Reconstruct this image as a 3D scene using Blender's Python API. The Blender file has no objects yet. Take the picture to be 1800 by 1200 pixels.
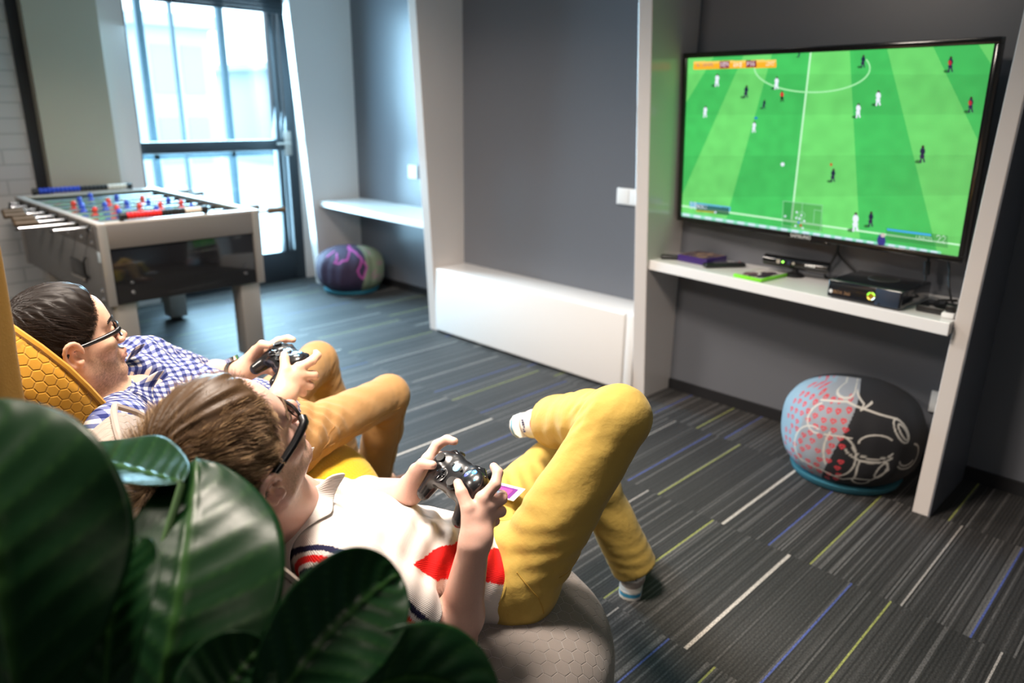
import bpy, bmesh, math, random
import numpy as np
from mathutils import Vector, Matrix
random.seed(7); np.random.seed(7)
scene = bpy.context.scene
COL = scene.collection
pi = math.pi

# ------------------------------------------------------------ camera, sky, lamps, exposure
RC = np.array([[0.7118, -0.2211, 0.6664], [0.7021, 0.2065, -0.6815], [0.0131, 0.9530, 0.3026]])
U_, _, Vt_ = np.linalg.svd(RC); RC = U_ @ Vt_
cam = bpy.data.cameras.new('camera'); camo = bpy.data.objects.new('camera', cam); COL.objects.link(camo)
m4 = Matrix.Identity(4)
for i in range(3):
    for j in range(3): m4[i][j] = RC[i, j]
m4.translation = Vector((0, 0, 1.37)); camo.matrix_world = m4
cam.sensor_width = 36; cam.lens = 26.1; cam.clip_start = 0.05
cam.dof.use_dof = True; cam.dof.focus_distance = 1.42; cam.dof.aperture_fstop = 2.6
scene.camera = camo
scene.view_settings.view_transform = 'Standard'; scene.view_settings.look = 'None'
scene.view_settings.gamma = 1; scene.view_settings.use_curve_mapping = False
scene.view_settings.exposure = 0.80
world = bpy.data.worlds.new('daylight'); scene.world = world; world.use_nodes = True
bg = world.node_tree.nodes['Background']; bg.inputs[0].default_value = (0.60, 0.83, 1.0, 1); bg.inputs[1].default_value = 3.4

def area(name, loc, tgt, sx, sy, power, col, spread=pi):
    l = bpy.data.lights.new(name, 'AREA'); l.shape = 'RECTANGLE'; l.size = sx; l.size_y = sy; l.energy = power; l.color = col; l.spread = spread
    o = bpy.data.objects.new(name, l); COL.objects.link(o); o.location = loc
    o.rotation_euler = (Vector(tgt) - Vector(loc)).to_track_quat('-Z', 'Y').to_euler(); return o
# ceiling lamps of the room
area('ceiling_light', (-1.35, 0.75, 2.62), (-1.3, 0.95, 0), 0.45, 0.45, 33, (1.0, 0.87, 0.75), 2.15)
area('ceiling_light', (-3.0, 1.3, 2.62), (-3.0, 1.3, 0), 0.5, 0.5, 28, (1.0, 0.88, 0.78), 2.3)
area('ceiling_light', (-2.2, -0.9, 2.62), (-2.2, 0.0, 0), 0.5, 0.5, 32, (1.0, 0.88, 0.77), 2.5)
area('ceiling_light', (0.9, 0.2, 2.62), (0.2, 1.0, 0), 0.5, 0.5, 3, (1.0, 0.84, 0.72), 2.2)
# daylight entering by the glazed door in the end wall
po = area('window_daylight', (-5.55, 2.5, 1.1), (-3.9, 2.3, 0.5), 1.15, 2.0, 135, (0.42, 0.76, 1.0))

# ------------------------------------------------------------ helpers
def V3(*a): return np.array(a, float)
def nrm(v): v = np.asarray(v, float); return v / (np.linalg.norm(v) + 1e-12)
def frame(x, y):
    x = nrm(x); y = np.asarray(y, float); y = nrm(y - x * (x @ y)); return np.array([x, y, np.cross(x, y)]).T
def link(name, me, m, parent=None):
    o = bpy.data.objects.new(name, me); COL.objects.link(o)
    if m is not None:
        for k in (m if isinstance(m, (list, tuple)) else [m]): me.materials.append(k)
    if parent: o.parent = parent
    return o
def tag(o, label, cat, group=None):
    o['label'] = label; o['category'] = cat
    if group: o['group'] = group
    return o
def thing(name, label, cat, group=None, loc=(0, 0, 0), rz=0):
    o = bpy.data.objects.new(name, None); COL.objects.link(o); o.empty_display_size = .05
    o.location = loc; o.rotation_euler = (0, 0, rz); return tag(o, label, cat, group)
def struct(o): o['kind'] = 'structure'; return o
def dup(root, loc=None, rz=None, label=None, group=None):
    r = root.copy(); COL.objects.link(r)
    if loc is not None: r.location = loc
    if rz is not None: r.rotation_euler = (0, 0, rz)
    if label: r['label'] = label
    if group: r['group'] = group
    def rec(a, b):
        for ch in list(a.children):
            c = ch.copy(); COL.objects.link(c); c.parent = b; rec(ch, c)
    rec(root, r); return r
def np_mesh(name, Vs, Q, smooth=True, attrs=None, uv=None):
    me = bpy.data.meshes.new(name); Vs = np.asarray(Vs, np.float32); Q = np.asarray(Q, np.int32); n, k = Q.shape
    me.vertices.add(len(Vs)); me.vertices.foreach_set('co', Vs.ravel())
    me.loops.add(n * k); me.loops.foreach_set('vertex_index', Q.ravel())
    me.polygons.add(n); me.polygons.foreach_set('loop_start', np.arange(0, n * k, k, dtype=np.int32))
    try: me.polygons.foreach_set('loop_total', np.full(n, k, np.int32))
    except Exception: pass
    me.update(calc_edges=True)
    if smooth: me.polygons.foreach_set('use_smooth', np.ones(n, bool))
    for an, (typ, dom, arr) in (attrs or {}).items():
        a = me.attributes.new(an, typ, dom); arr = np.asarray(arr, np.float32)
        if typ == 'FLOAT_COLOR':
            if arr.shape[1] == 3: arr = np.concatenate([arr, np.ones((len(arr), 1), np.float32)], 1)
            a.data.foreach_set('color', arr.ravel())
        elif typ == 'FLOAT_VECTOR': a.data.foreach_set('vector', arr.ravel())
        else: a.data.foreach_set('value', arr.ravel())
    me.validate(); return me
def grid_faces(nu, nv, wrap_u=False):
    i = np.arange(nu if wrap_u else nu - 1); j = np.arange(nv - 1); I, J = np.meshgrid(i, j, indexing='ij'); I = I.ravel(); J = J.ravel(); I2 = (I + 1) % nu
    return np.stack([I * nv + J, I2 * nv + J, I2 * nv + J + 1, I * nv + J + 1], 1)

class MB:
    """collects boxes, cylinders, tubes, lathes and prisms into one mesh"""
    def __init__(s): s.bm = bmesh.new()
    def box(s, a, b, bev=0, M=None, seg=2):
        a = V3(*a); b = V3(*b); c = (a + b) / 2; d = np.abs(b - a)
        r = bmesh.ops.create_cube(s.bm, size=1); vs = r['verts']
        for v in vs: v.co = Vector([c[k] + v.co[k] * d[k] for k in range(3)])
        if bev > 0:
            es = list({e for v in vs for e in v.link_edges}); r2 = bmesh.ops.bevel(s.bm, geom=es, offset=min(bev, min(d) * .49), segments=seg, affect='EDGES', profile=.5); vs = list({v for f in r2['faces'] for v in f.verts} | {v for v in vs if v.is_valid})
        if M is not None:
            for v in vs: v.co = M @ v.co
        return s
    def ring_sweep(s, pts, rads, n=12, caps=True, flat=1.0, up=None):
        pts = [Vector(p) for p in pts]; rings = []; prev = None
        for i, p in enumerate(pts):
            t = (pts[min(i + 1, len(pts) - 1)] - pts[max(i - 1, 0)]).normalized()
            if prev is None: x = (Vector(up) if up else (Vector((0, 0, 1)) if abs(t.z) < .9 else Vector((1, 0, 0)))); x = (x - t * x.dot(t)).normalized()
            else: x = (prev - t * prev.dot(t)).normalized()
            prev = x; y = t.cross(x); r = rads[i] if hasattr(rads, '__len__') else rads
            rings.append([s.bm.verts.new(p + x * (math.cos(2 * pi * k / n) * r * flat) + y * (math.sin(2 * pi * k / n) * r)) for k in range(n)])
        for a, b in zip(rings, rings[1:]):
            for k in range(n): s.bm.faces.new((a[k], a[(k + 1) % n], b[(k + 1) % n], b[k]))
        if caps: s.bm.faces.new(rings[0][::-1]); s.bm.faces.new(rings[-1])
        return s
    def cyl(s, a, b, r, r2=None, n=20): return s.ring_sweep([a, b], [r, r if r2 is None else r2], n)
    def lathe(s, prof, c=(0, 0, 0), n=32, M=None):
        rings = []; c = Vector(c)
        for r, z in prof:
            if r < 1e-6: v = s.bm.verts.new(c + Vector((0, 0, z))); rings.append([v]); continue
            rings.append([s.bm.verts.new(c + Vector((r * math.cos(2 * pi * k / n), r * math.sin(2 * pi * k / n), z))) for k in range(n)])
        allv = [v for R in rings for v in R]
        for a, b in zip(rings, rings[1:]):
            for k in range(n):
                q = [a[k % len(a)], a[(k + 1) % len(a)], b[(k + 1) % len(b)], b[k % len(b)]]; u = []
                for v in q:
                    if v not in u: u.append(v)
                if len(u) > 2: s.bm.faces.new(u)
        if M is not None:
            for v in allv: v.co = M @ v.co
        return s
    def prism(s, poly, z0, z1, M=None):
        a = [s.bm.verts.new((x, y, z0)) for x, y in poly]; b = [s.bm.verts.new((x, y, z1)) for x, y in poly]; n = len(poly)
        s.bm.faces.new(a[::-1]); s.bm.faces.new(b)
        for k in range(n): s.bm.faces.new((a[k], a[(k + 1) % n], b[(k + 1) % n], b[k]))
        if M is not None:
            for v in a + b: v.co = M @ v.co
        return s
    def hexa(s, P):
        """eight corners: bottom 4 then top 4"""
        v = [s.bm.verts.new(p) for p in P]
        for f in ((3, 2, 1, 0), (4, 5, 6, 7), (0, 1, 5, 4), (1, 2, 6, 5), (2, 3, 7, 6), (3, 0, 4, 7)): s.bm.faces.new([v[k] for k in f])
        return s
    def build(s, name, m, parent=None, smooth=True, ang=40):
        bmesh.ops.recalc_face_normals(s.bm, faces=s.bm.faces)
        me = bpy.data.meshes.new(name); s.bm.to_mesh(me); s.bm.free()
        if smooth:
            for p in me.polygons: p.use_smooth = True
            try: me.set_sharp_from_angle(angle=math.radians(ang))
            except Exception: pass
        return link(name, me, m, parent)

# ------------------------------------------------------------ materials
def mat(name, col=(.5, .5, .5), rough=.5, metal=0, spec=.5, bump=None, attr=None, var=None, sheen=0, coat=0, emit=None, sss=0, alpha=None, trans=0):
    m = bpy.data.materials.new(name); m.use_nodes = True; nt = m.node_tree; b = nt.nodes['Principled BSDF']
    b.inputs['Base Color'].default_value = (*col, 1); b.inputs['Roughness'].default_value = rough; b.inputs['Metallic'].default_value = metal
    b.inputs['Specular IOR Level'].default_value = spec; b.inputs['Sheen Weight'].default_value = sheen; b.inputs['Coat Weight'].default_value = coat
    if coat: b.inputs['Coat Roughness'].default_value = .05
    if trans: b.inputs['Transmission Weight'].default_value = trans; b.inputs['IOR'].default_value = 1.45
    if sss: b.inputs['Subsurface Weight'].default_value = sss; b.inputs['Subsurface Radius'].default_value = (.012, .004, .002); b.inputs['Subsurface Scale'].default_value = 1
    src = None
    if attr:
        a = nt.nodes.new('ShaderNodeAttribute'); a.attribute_name = attr; src = a.outputs['Color']; nt.links.new(src, b.inputs['Base Color'])
    if emit:
        if attr: nt.links.new(src, b.inputs['Emission Color'])
        else: b.inputs['Emission Color'].default_value = (*col, 1)
        b.inputs['Emission Strength'].default_value = emit
    tc = nt.nodes.new('ShaderNodeTexCoord')
    if var:
        sc, amt = var; n = nt.nodes.new('ShaderNodeTexNoise'); n.inputs['Scale'].default_value = sc; n.inputs['Detail'].default_value = 4; nt.links.new(tc.outputs['Object'], n.inputs['Vector'])
        r = nt.nodes.new('ShaderNodeMapRange'); r.inputs[1].default_value = .3; r.inputs[2].default_value = .7; r.inputs[3].default_value = 1 - amt; r.inputs[4].default_value = 1 + amt; nt.links.new(n.outputs[0], r.inputs[0])
        mx = nt.nodes.new('ShaderNodeVectorMath'); mx.operation = 'SCALE'; nt.links.new(r.outputs[0], mx.inputs['Scale'])
        if src: nt.links.new(src, mx.inputs[0])
        else: mx.inputs[0].default_value = col
        nt.links.new(mx.outputs[0], b.inputs['Base Color'])
    if bump:
        sc, st = bump[:2]; n = nt.nodes.new('ShaderNodeTexNoise'); n.inputs['Scale'].default_value = sc; n.inputs['Detail'].default_value = 3; nt.links.new(tc.outputs['Object'], n.inputs['Vector'])
        bp = nt.nodes.new('ShaderNodeBump'); bp.inputs['Strength'].default_value = st; bp.inputs['Distance'].default_value = bump[2] if len(bump) > 2 else .002
        nt.links.new(n.outputs[0], bp.inputs['Height']); nt.links.new(bp.outputs[0], b.inputs['Normal'])
    return m
def nodes(m): return m.node_tree, m.node_tree.nodes['Principled BSDF']
def mth(nt, op, a, b=None, c=None):
    n = nt.nodes.new('ShaderNodeMath'); n.operation = op
    for i, x in enumerate((a, b, c)):
        if x is None: continue
        if isinstance(x, (int, float)): n.inputs[i].default_value = x
        else: nt.links.new(x, n.inputs[i])
    return n.outputs[0]
def mixc(nt, f, a, b):
    n = nt.nodes.new('ShaderNodeMix'); n.data_type = 'RGBA'
    for k, x in ((0, f), (6, a), (7, b)):
        if isinstance(x, (int, float)): n.inputs[k].default_value = x
        elif isinstance(x, tuple): n.inputs[k].default_value = (*x, 1)
        else: nt.links.new(x, n.inputs[k])
    return n.outputs[2]
def hex_fabric(name, col, line, size, rough=.85, depth=.004, linecol=.35):
    """quilted cloth of hexagons, laid by the 'quilt' coordinates stored on the mesh"""
    m = mat(name, col, rough, sheen=.25, spec=.2); nt, b = nodes(m)
    at = nt.nodes.new('ShaderNodeAttribute'); at.attribute_name = 'quilt'
    sx = nt.nodes.new('ShaderNodeSeparateXYZ'); nt.links.new(at.outputs['Vector'], sx.inputs[0])
    x = mth(nt, 'DIVIDE', sx.outputs[0], size); y = mth(nt, 'DIVIDE', sx.outputs[1], size); q = 1.7320508
    def cell(ox, oy):
        ax = mth(nt, 'SUBTRACT', mth(nt, 'FLOORED_MODULO', mth(nt, 'ADD', x, ox), 1.0), .5)
        ay = mth(nt, 'SUBTRACT', mth(nt, 'FLOORED_MODULO', mth(nt, 'ADD', y, oy), q), q / 2)
        d2 = mth(nt, 'ADD', mth(nt, 'MULTIPLY', ax, ax), mth(nt, 'MULTIPLY', ay, ay))
        aa = mth(nt, 'ABSOLUTE', ax); ab = mth(nt, 'ABSOLUTE', ay)
        hd = mth(nt, 'MAXIMUM', aa, mth(nt, 'ADD', mth(nt, 'MULTIPLY', aa, .5), mth(nt, 'MULTIPLY', ab, .8660254)))
        return d2, hd
    d1, h1 = cell(0, 0); d2, h2 = cell(.5, q / 2)
    sel = mth(nt, 'LESS_THAN', d1, d2); hd = mth(nt, 'ADD', mth(nt, 'MULTIPLY', h1, sel), mth(nt, 'MULTIPLY', h2, mth(nt, 'SUBTRACT', 1.0, sel)))
    mr = nt.nodes.new('ShaderNodeMapRange'); mr.interpolation_type = 'SMOOTHSTEP'; nt.links.new(hd, mr.inputs[0]); mr.inputs[1].default_value = .5 - line; mr.inputs[2].default_value = .5; mr.inputs[3].default_value = 0; mr.inputs[4].default_value = 1
    wv = nt.nodes.new('ShaderNodeTexNoise'); wv.inputs['Scale'].default_value = 900; nt.links.new(at.outputs['Vector'], wv.inputs['Vector'])
    f = mth(nt, 'MULTIPLY', mr.outputs[0], linecol)
    wf = mth(nt, 'ADD', f, mth(nt, 'MULTIPLY', wv.outputs[0], .18))
    c2 = tuple(min(1, k * 1.45 + .03) for k in col)
    nt.links.new(mixc(nt, wf, tuple(col), c2), b.inputs['Base Color'])
    h = mth(nt, 'ADD', mth(nt, 'MULTIPLY', mr.outputs[0], -1.0), mth(nt, 'MULTIPLY', wv.outputs[0], .15))
    bp = nt.nodes.new('ShaderNodeBump'); bp.inputs['Strength'].default_value = .7; bp.inputs['Distance'].default_value = depth; nt.links.new(h, bp.inputs['Height']); nt.links.new(bp.outputs[0], b.inputs['Normal'])
    return m

# ------------------------------------------------------------ signed distance modelling
def p_rc(P, q):
    a, b, r1, r2 = q; ba = b - a; L = ba @ ba; h = np.clip(((P - a) @ ba) / max(L, 1e-9), 0, 1)
    return np.linalg.norm(P - a - h[:, None] * ba, axis=1) - (r1 + (r2 - r1) * h)
def p_el(P, q):
    c, r, M = q; L = (P - c) @ M; k0 = np.linalg.norm(L / r, axis=1); k1 = np.linalg.norm(L / (r * r), axis=1); return k0 * (k0 - 1) / np.maximum(k1, 1e-6)
def p_pl(P, q): return (P - q[0]) @ q[1]
def p_bx(P, q):
    c, r, M, rr = q; d = np.abs((P - c) @ M) - (r - rr); return np.linalg.norm(np.maximum(d, 0), axis=1) + np.minimum(d.max(1), 0) - rr
def p_tor(P, q):
    c, R, r, M = q; L = (P - c) @ M; a = np.hypot(L[:, 0], L[:, 1]) - R; return np.hypot(a, L[:, 2]) - r
def p_fn(P, q): return q(P)
PR = dict(rc=p_rc, el=p_el, pl=p_pl, bx=p_bx, tor=p_tor, fn=p_fn)
I3 = np.eye(3)
class SDF:
    def __init__(s): s.ops = []
    def rc(s, a, b, r1, r2=None, k=.01, op='u'): s.ops.append(('rc', (V3(*a), V3(*b), r1, r1 if r2 is None else r2), k, op)); return s
    def chain(s, pts, rs, k=.01, op='u'):
        for i in range(len(pts) - 1): s.rc(pts[i], pts[i + 1], rs[i], rs[i + 1], k, op)
        return s
    def el(s, c, r, M=I3, k=.01, op='u'): s.ops.append(('el', (V3(*c), V3(*r), M), k, op)); return s
    def bx(s, c, r, M=I3, rr=.005, k=.01, op='u'): s.ops.append(('bx', (V3(*c), V3(*r), M, rr), k, op)); return s
    def tor(s, c, R, r, M=I3, k=.01, op='u'): s.ops.append(('tor', (V3(*c), R, r, M), k, op)); return s
    def plane(s, p, n, k=.002, op='i'): s.ops.append(('pl', (V3(*p), nrm(n)), k, op)); return s
    def fn(s, f, k=.005, op='i'): s.ops.append(('fn', f, k, op)); return s
    def warp(s, f): s.ops.append(('fn', f, 0, 'w')); return s
    def ev(s, P, mask=None):
        d = np.full(len(P), .3)
        for i, (t, q, k, op) in enumerate(s.ops):
            if mask is not None and not mask[i]: continue
            e = PR[t](P, q)
            if op == 'w': d = d + e
            elif op == 'u': h = np.maximum(k - np.abs(d - e), 0) / k; d = np.minimum(d, e) - h * h * k / 4
            else:
                if op == 's': e = -e
                h = np.maximum(k - np.abs(d - e), 0) / k; d = np.maximum(d, e) + h * h * k / 4
        return d
    def mesh(s, lo, hi, h, smooth=1):
        lo = V3(*lo); hi = V3(*hi); B = 12; bs = B * h; nb = np.ceil((hi - lo) / bs).astype(int); N = nb * B + 1
        g = np.stack(np.meshgrid(*[np.arange(n) for n in nb], indexing='ij'), -1).reshape(-1, 3); cen = lo + (g + .5) * bs; hd = bs * .8661
        D = [PR[t](cen, q) for t, q, k, op in s.ops]; act = s.ev(cen); near = np.abs(act) < hd * 2.3 + .02
        Mk = np.array([(D[i] < hd * 1.6 + k * 1.5 + .008) if op in 'u' else ((np.abs(D[i]) < hd * 1.3 + k + .01) | (D[i] < 0) if op == 's' else np.ones(len(g), bool)) for i, (t, q, k, op) in enumerate(s.ops)])
        loc = np.stack(np.meshgrid(*[np.arange(B + 1)] * 3, indexing='ij'), -1).reshape(-1, 3)
        cid = []; cv = []; quads = []
        def idx(c): return (c[..., 0] * N[1] + c[..., 1]) * N[2] + c[..., 2]
        corners = np.array([(i, j, k) for i in (0, 1) for j in (0, 1) for k in (0, 1)]); eds = [(a, b) for a in range(8) for b in range(a + 1, 8) if np.abs(corners[a] - corners[b]).sum() == 1]
        for bi in np.nonzero(near)[0]:
            base = g[bi] * B; P = lo + (base + loc) * h; F = s.ev(P, Mk[:, bi]).reshape(B + 1, B + 1, B + 1); S = F < 0
            if S.all() or not S.any(): continue
            cc = [F[c[0]:c[0] + B, c[1]:c[1] + B, c[2]:c[2] + B] for c in corners]; ss = np.stack([c < 0 for c in cc]).sum(0); ci = np.argwhere((ss > 0) & (ss < 8))
            if len(ci):
                vals = np.stack([c[ci[:, 0], ci[:, 1], ci[:, 2]] for c in cc], 1); acc = np.zeros((len(ci), 3)); cnt = np.zeros(len(ci))
                for a, b in eds:
                    m = (vals[:, a] < 0) != (vals[:, b] < 0); t = vals[m, a] / (vals[m, a] - vals[m, b]); acc[m] += corners[a] + t[:, None] * (corners[b] - corners[a]); cnt[m] += 1
                cv.append(lo + (base + ci + acc / cnt[:, None]) * h); cid.append(idx(base + ci))
            for ax in range(3):
                sl = [slice(0, B)] * 3; s2 = [slice(0, B)] * 3; s2[ax] = slice(1, B + 1); A = S[tuple(sl)]; Bq = S[tuple(s2)]; e = np.argwhere(A != Bq)
                if not len(e): continue
                fl = A[e[:, 0], e[:, 1], e[:, 2]]; p = base + e; o1 = np.zeros(3, int); o2 = np.zeros(3, int); o1[(ax + 1) % 3] = 1; o2[(ax + 2) % 3] = 1
                q = np.stack([idx(p - o1 - o2), idx(p - o2), idx(p), idx(p - o1)], 1); q[~fl] = q[~fl][:, ::-1]
                ok = ((p - o1 - o2) >= 0).all(1); quads.append(q[ok])
        cid = np.concatenate(cid); cv = np.concatenate(cv); o = np.argsort(cid); cid = cid[o]; cv = cv[o]; Q = np.concatenate(quads)
        ix = np.clip(np.searchsorted(cid, Q), 0, len(cid) - 1); ok = (cid[ix] == Q).all(1); ix = ix[ok]
        for _ in range(smooth):
            sm = np.zeros_like(cv); ct = np.zeros(len(cv))
            for a in range(4):
                for dd in (1, 3): np.add.at(sm, ix[:, a], cv[ix[:, (a + dd) % 4]]); np.add.at(ct, ix[:, a], 1)
            cv = cv * .4 + .6 * sm / np.maximum(ct, 1)[:, None]
        used = np.zeros(len(cv), bool); used[ix.ravel()] = True; mp = np.cumsum(used) - 1
        return cv[used], mp[ix]
# ------------------------------------------------------------ palette
M = {}
M['white'] = mat('white_lacquer', (.65, .605, .575), .16, spec=.5, coat=.15)
M['bench'] = mat('bright_white_lacquer', (.84, .825, .81), .2, spec=.5, coat=.1)
M['greywall'] = mat('grey_wall', (.140, .148, .168), .33, spec=.5, bump=(180, .08))
M['endwall'] = mat('cream_wall', (.50, .47, .43), .8, bump=(60, .1))
M['beige'] = mat('beige_panel', (.40, .37, .29), .7)
M['ceil'] = mat('ceiling_paint', (.55, .55, .55), .9)
M['dark'] = mat('dark_skirting', (.012, .012, .014), .5)
M['frame'] = mat('window_frame_metal', (.035, .045, .055), .4, metal=.3)
M['plastic'] = mat('white_plastic', (.85, .86, .86), .35)
M['black'] = mat('black_plastic', (.012, .012, .013), .35)
M['gloss'] = mat('black_gloss', (.008, .008, .009), .08, spec=.6)
M['rubber'] = mat('rubber', (.02, .02, .02), .7)
M['chrome'] = mat('chrome', (.8, .8, .82), .12, metal=1)
M['alu'] = mat('brushed_aluminium', (.34, .32, .30), .42, metal=.6, bump=(90, .05))
M['glass'] = mat('glass', (1, 1, 1), 0, trans=1)
nt, b = nodes(M['glass']); 
# thin pane: mostly clear with a little mirror
gt = nt.nodes.new('ShaderNodeBsdfTransparent'); gg = nt.nodes.new('ShaderNodeBsdfGlossy'); gg.inputs['Roughness'].default_value = .02; fr = nt.nodes.new('ShaderNodeFresnel'); fr.inputs[0].default_value = 1.45
ms = nt.nodes.new('ShaderNodeMixShader'); nt.links.new(mth(nt, 'MULTIPLY', fr.outputs[0], .9), ms.inputs[0]); nt.links.new(gt.outputs[0], ms.inputs[1]); nt.links.new(gg.outputs[0], ms.inputs[2]); nt.links.new(ms.outputs[0], nt.nodes['Material Output'].inputs[0])

# ------------------------------------------------------------ floor of carpet tiles (one face per yarn line, coloured)
def carpet():
    x0, x1, y0, y1 = -5.4, 2.6, -3.0, 3.45; w = .0055; nx = int((x1 - x0) / w); TP = .62; TW = .62
    rows = [2.13 + TP * k for k in range(-9, 4)]; rng = np.random.RandomState(3)
    hi = [('y', -1.33, 0), ('b', -1.473, 0), ('w', -1.371, -1), ('w', -1.656, 0), ('y', -1.545, 1), ('b', -1.405, 1), ('W', -1.056, 0), ('y', -1.092, -1), ('b', -.88, 0), ('W', -.813, -1), ('y', -.74, 0), ('w', -.464, 0), ('y', -.489, -1), ('b', -.609, -1), ('b', -.285, 0), ('w', -.208, -1), ('b', -.859, -2), ('y', -.716, -2), ('w', -1.035, -2), ('y', -.506, 1), ('w', -3.252, 0), ('w', -2.882, 0), ('b', -2.696, 0), ('y', -2.553, 0), ('w', -2.596, -1), ('W', -2.264, -1), ('b', -2.082, -1), ('y', -3.51, 0), ('W', -3.6, -1), ('w', -4.1, 0), ('b', -3.3, -1), ('y', -4.5, -1), ('w', -1.9, -1), ('y', -1.75, -1), ('W', -3.0, -1)]
    pal = dict(y=(.26, .28, .08), b=(.06, .085, .26), w=(.30, .28, .26), W=(.42, .39, .35))
    xs = x0 + w * np.arange(nx + 1); vs = []; fs = []; cs = []
    for r in range(len(rows) - 1):
        ya = rows[r] - .045 * (xs + 1); yb = rows[r + 1] - .045 * (xs + 1); ya = np.clip(ya, y0, y1); yb = np.clip(yb, y0, y1)
        b0 = len(vs) * 0 + sum(len(v) for v in vs); k = r - 9
        v = np.concatenate([np.stack([xs, ya, 0 * xs], 1), np.stack([xs, yb, 0 * xs], 1)]); vs.append(v)
        i = np.arange(nx); fs.append(np.stack([b0 + i, b0 + i + 1, b0 + nx + 2 + i, b0 + nx + 1 + i], 1))
        xc = xs[:-1] + w / 2; tile = np.floor((xc + .35 + rng.rand() * .1) / TW).astype(int); tr = np.random.RandomState(40 + r).rand(40)
        tb = .55 + .8 * tr[tile % 40]; lum = .013 + .011 * (i % 2) + .008 * rng.rand(nx)
        dens = tr[(tile * 7 + 3) % 40]; lines = rng.rand(nx) < .10 + .22 * dens
        lum = lum * (.7 + .5 * tb); lum[lines] += .012 + .065 * rng.rand(lines.sum())
        c = lum[:, None] * np.array([1.0, .97, .95]); c[:, 2] *= 1.0
        tk = -1 * (9 - r) + 0
        for cc, X, kk in hi:
            if kk == r - 9:
                j = int((X - x0) / w); c[max(j, 0):j + (2 if cc == 'W' else 1)] = pal[cc]
        known = [X for cc, X, kk in hi if kk == r - 9]
        for X in np.arange(x0 + .1, x1, .31):
            X = X + rng.rand() * .2
            if all(abs(X - q) > .2 for q in known) and not (-1.7 < X < -.2 and 7 <= r <= 10): j = int((X - x0) / w); c[j:j + 1] = pal['ybwW'[rng.randint(4)]]
        cs.append(c)
    vs = np.concatenate(vs); fs = np.concatenate(fs); cs = np.concatenate(cs)
    me = np_mesh('floor', vs, fs, False, {'yarn': ('FLOAT_COLOR', 'FACE', cs)})
    m = mat('carpet', (.05, .05, .05), .62, spec=.42, attr='yarn', sheen=.0); nt, b = nodes(m)
    at = [n for n in nt.nodes if n.type == 'ATTRIBUTE'][0]; tc = [n for n in nt.nodes if n.type == 'TEX_COORD'][0]
    mp = nt.nodes.new('ShaderNodeMapping'); mp.inputs['Scale'].default_value = (190, 260, 1); nt.links.new(tc.outputs['Object'], mp.inputs[0])
    n = nt.nodes.new('ShaderNodeTexNoise'); n.inputs['Scale'].default_value = 1; n.inputs['Detail'].default_value = 2; nt.links.new(mp.outputs[0], n.inputs['Vector'])
    n2 = nt.nodes.new('ShaderNodeTexNoise'); n2.inputs['Scale'].default_value = 2.2; nt.links.new(tc.outputs['Object'], n2.inputs['Vector'])
    r = nt.nodes.new('ShaderNodeMapRange'); r.inputs[1].default_value = .3; r.inputs[2].default_value = .7; r.inputs[3].default_value = .35; r.inputs[4].default_value = 1.65; nt.links.new(n.outputs[0], r.inputs[0])
    s = nt.nodes.new('ShaderNodeVectorMath'); s.operation = 'SCALE'; nt.links.new(at.outputs['Color'], s.inputs[0]); nt.links.new(mth(nt, 'MULTIPLY', r.outputs[0], mth(nt, 'ADD', .7, mth(nt, 'MULTIPLY', n2.outputs[0], .6))), s.inputs['Scale']); nt.links.new(s.outputs[0], b.inputs['Base Color'])
    bp = nt.nodes.new('ShaderNodeBump'); bp.inputs['Strength'].default_value = .5; bp.inputs['Distance'].default_value = .002; nt.links.new(n.outputs[0], bp.inputs['Height']); nt.links.new(bp.outputs[0], b.inputs['Normal'])
    struct(link('floor', me, m))
carpet()

# ------------------------------------------------------------ room shell
H = 2.75
def slab(name, a, b, m): o = MB().box(a, b).build(name, m, smooth=False); return struct(o)
slab('floor_slab', (-5.6, -3.1, -.12), (2.8, 3.7, -.004), M['dark'])
slab('ceiling', (-5.6, -3.2, H), (2.8, 3.8, H + .1), M['ceil'])
slab('wall_back', (-3.51, 3.13, 0), (2.7, 3.3, H), M['greywall'])
slab('wall_recess', (-5.4, 3.44, 0), (-3.50, 3.6, H), M['greywall'])
slab('wall_right', (2.6, -3.0, 0), (2.75, 3.3, H), M['greywall'])
slab('wall_front', (-5.5, -3.15, 0), (2.7, -3.0, H), M['endwall'])
m = mat('painted_brick', (.50, .49, .47), .7); nt, b = nodes(m)
bt = nt.nodes.new('ShaderNodeTexBrick'); tc = nt.nodes.new('ShaderNodeTexCoord'); mp = nt.nodes.new('ShaderNodeMapping'); mp.inputs['Rotation'].default_value = (pi / 2, 0, pi / 2)
sxy = nt.nodes.new('ShaderNodeSeparateXYZ'); cxy = nt.nodes.new('ShaderNodeCombineXYZ'); nt.links.new(tc.outputs['Object'], sxy.inputs[0]); nt.links.new(sxy.outputs[1], cxy.inputs[0]); nt.links.new(sxy.outputs[2], cxy.inputs[1]); nt.links.new(cxy.outputs[0], bt.inputs['Vector'])
bt.inputs['Scale'].default_value = 1; bt.inputs['Brick Width'].default_value = .28; bt.inputs['Row Height'].default_value = .09; bt.inputs['Mortar Size'].default_value = .006
bt.inputs['Color1'].default_value = (.50, .48, .46, 1); bt.inputs['Color2'].default_value = (.45, .44, .43, 1); bt.inputs['Mortar'].default_value = (.36, .35, .34, 1); nt.links.new(bt.outputs[0], b.inputs['Base Color'])
slab('wall_left', (-5.55, -3.0, 0), (-5.4, 1.905, H), m)
slab('trim_1', (-5.55, 3.10, 0), (-5.4, 3.6, H), M['white'])
slab('trim_2', (-5.55, 1.9, 2.42), (-5.4, 3.12, H), M['endwall'])
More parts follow.
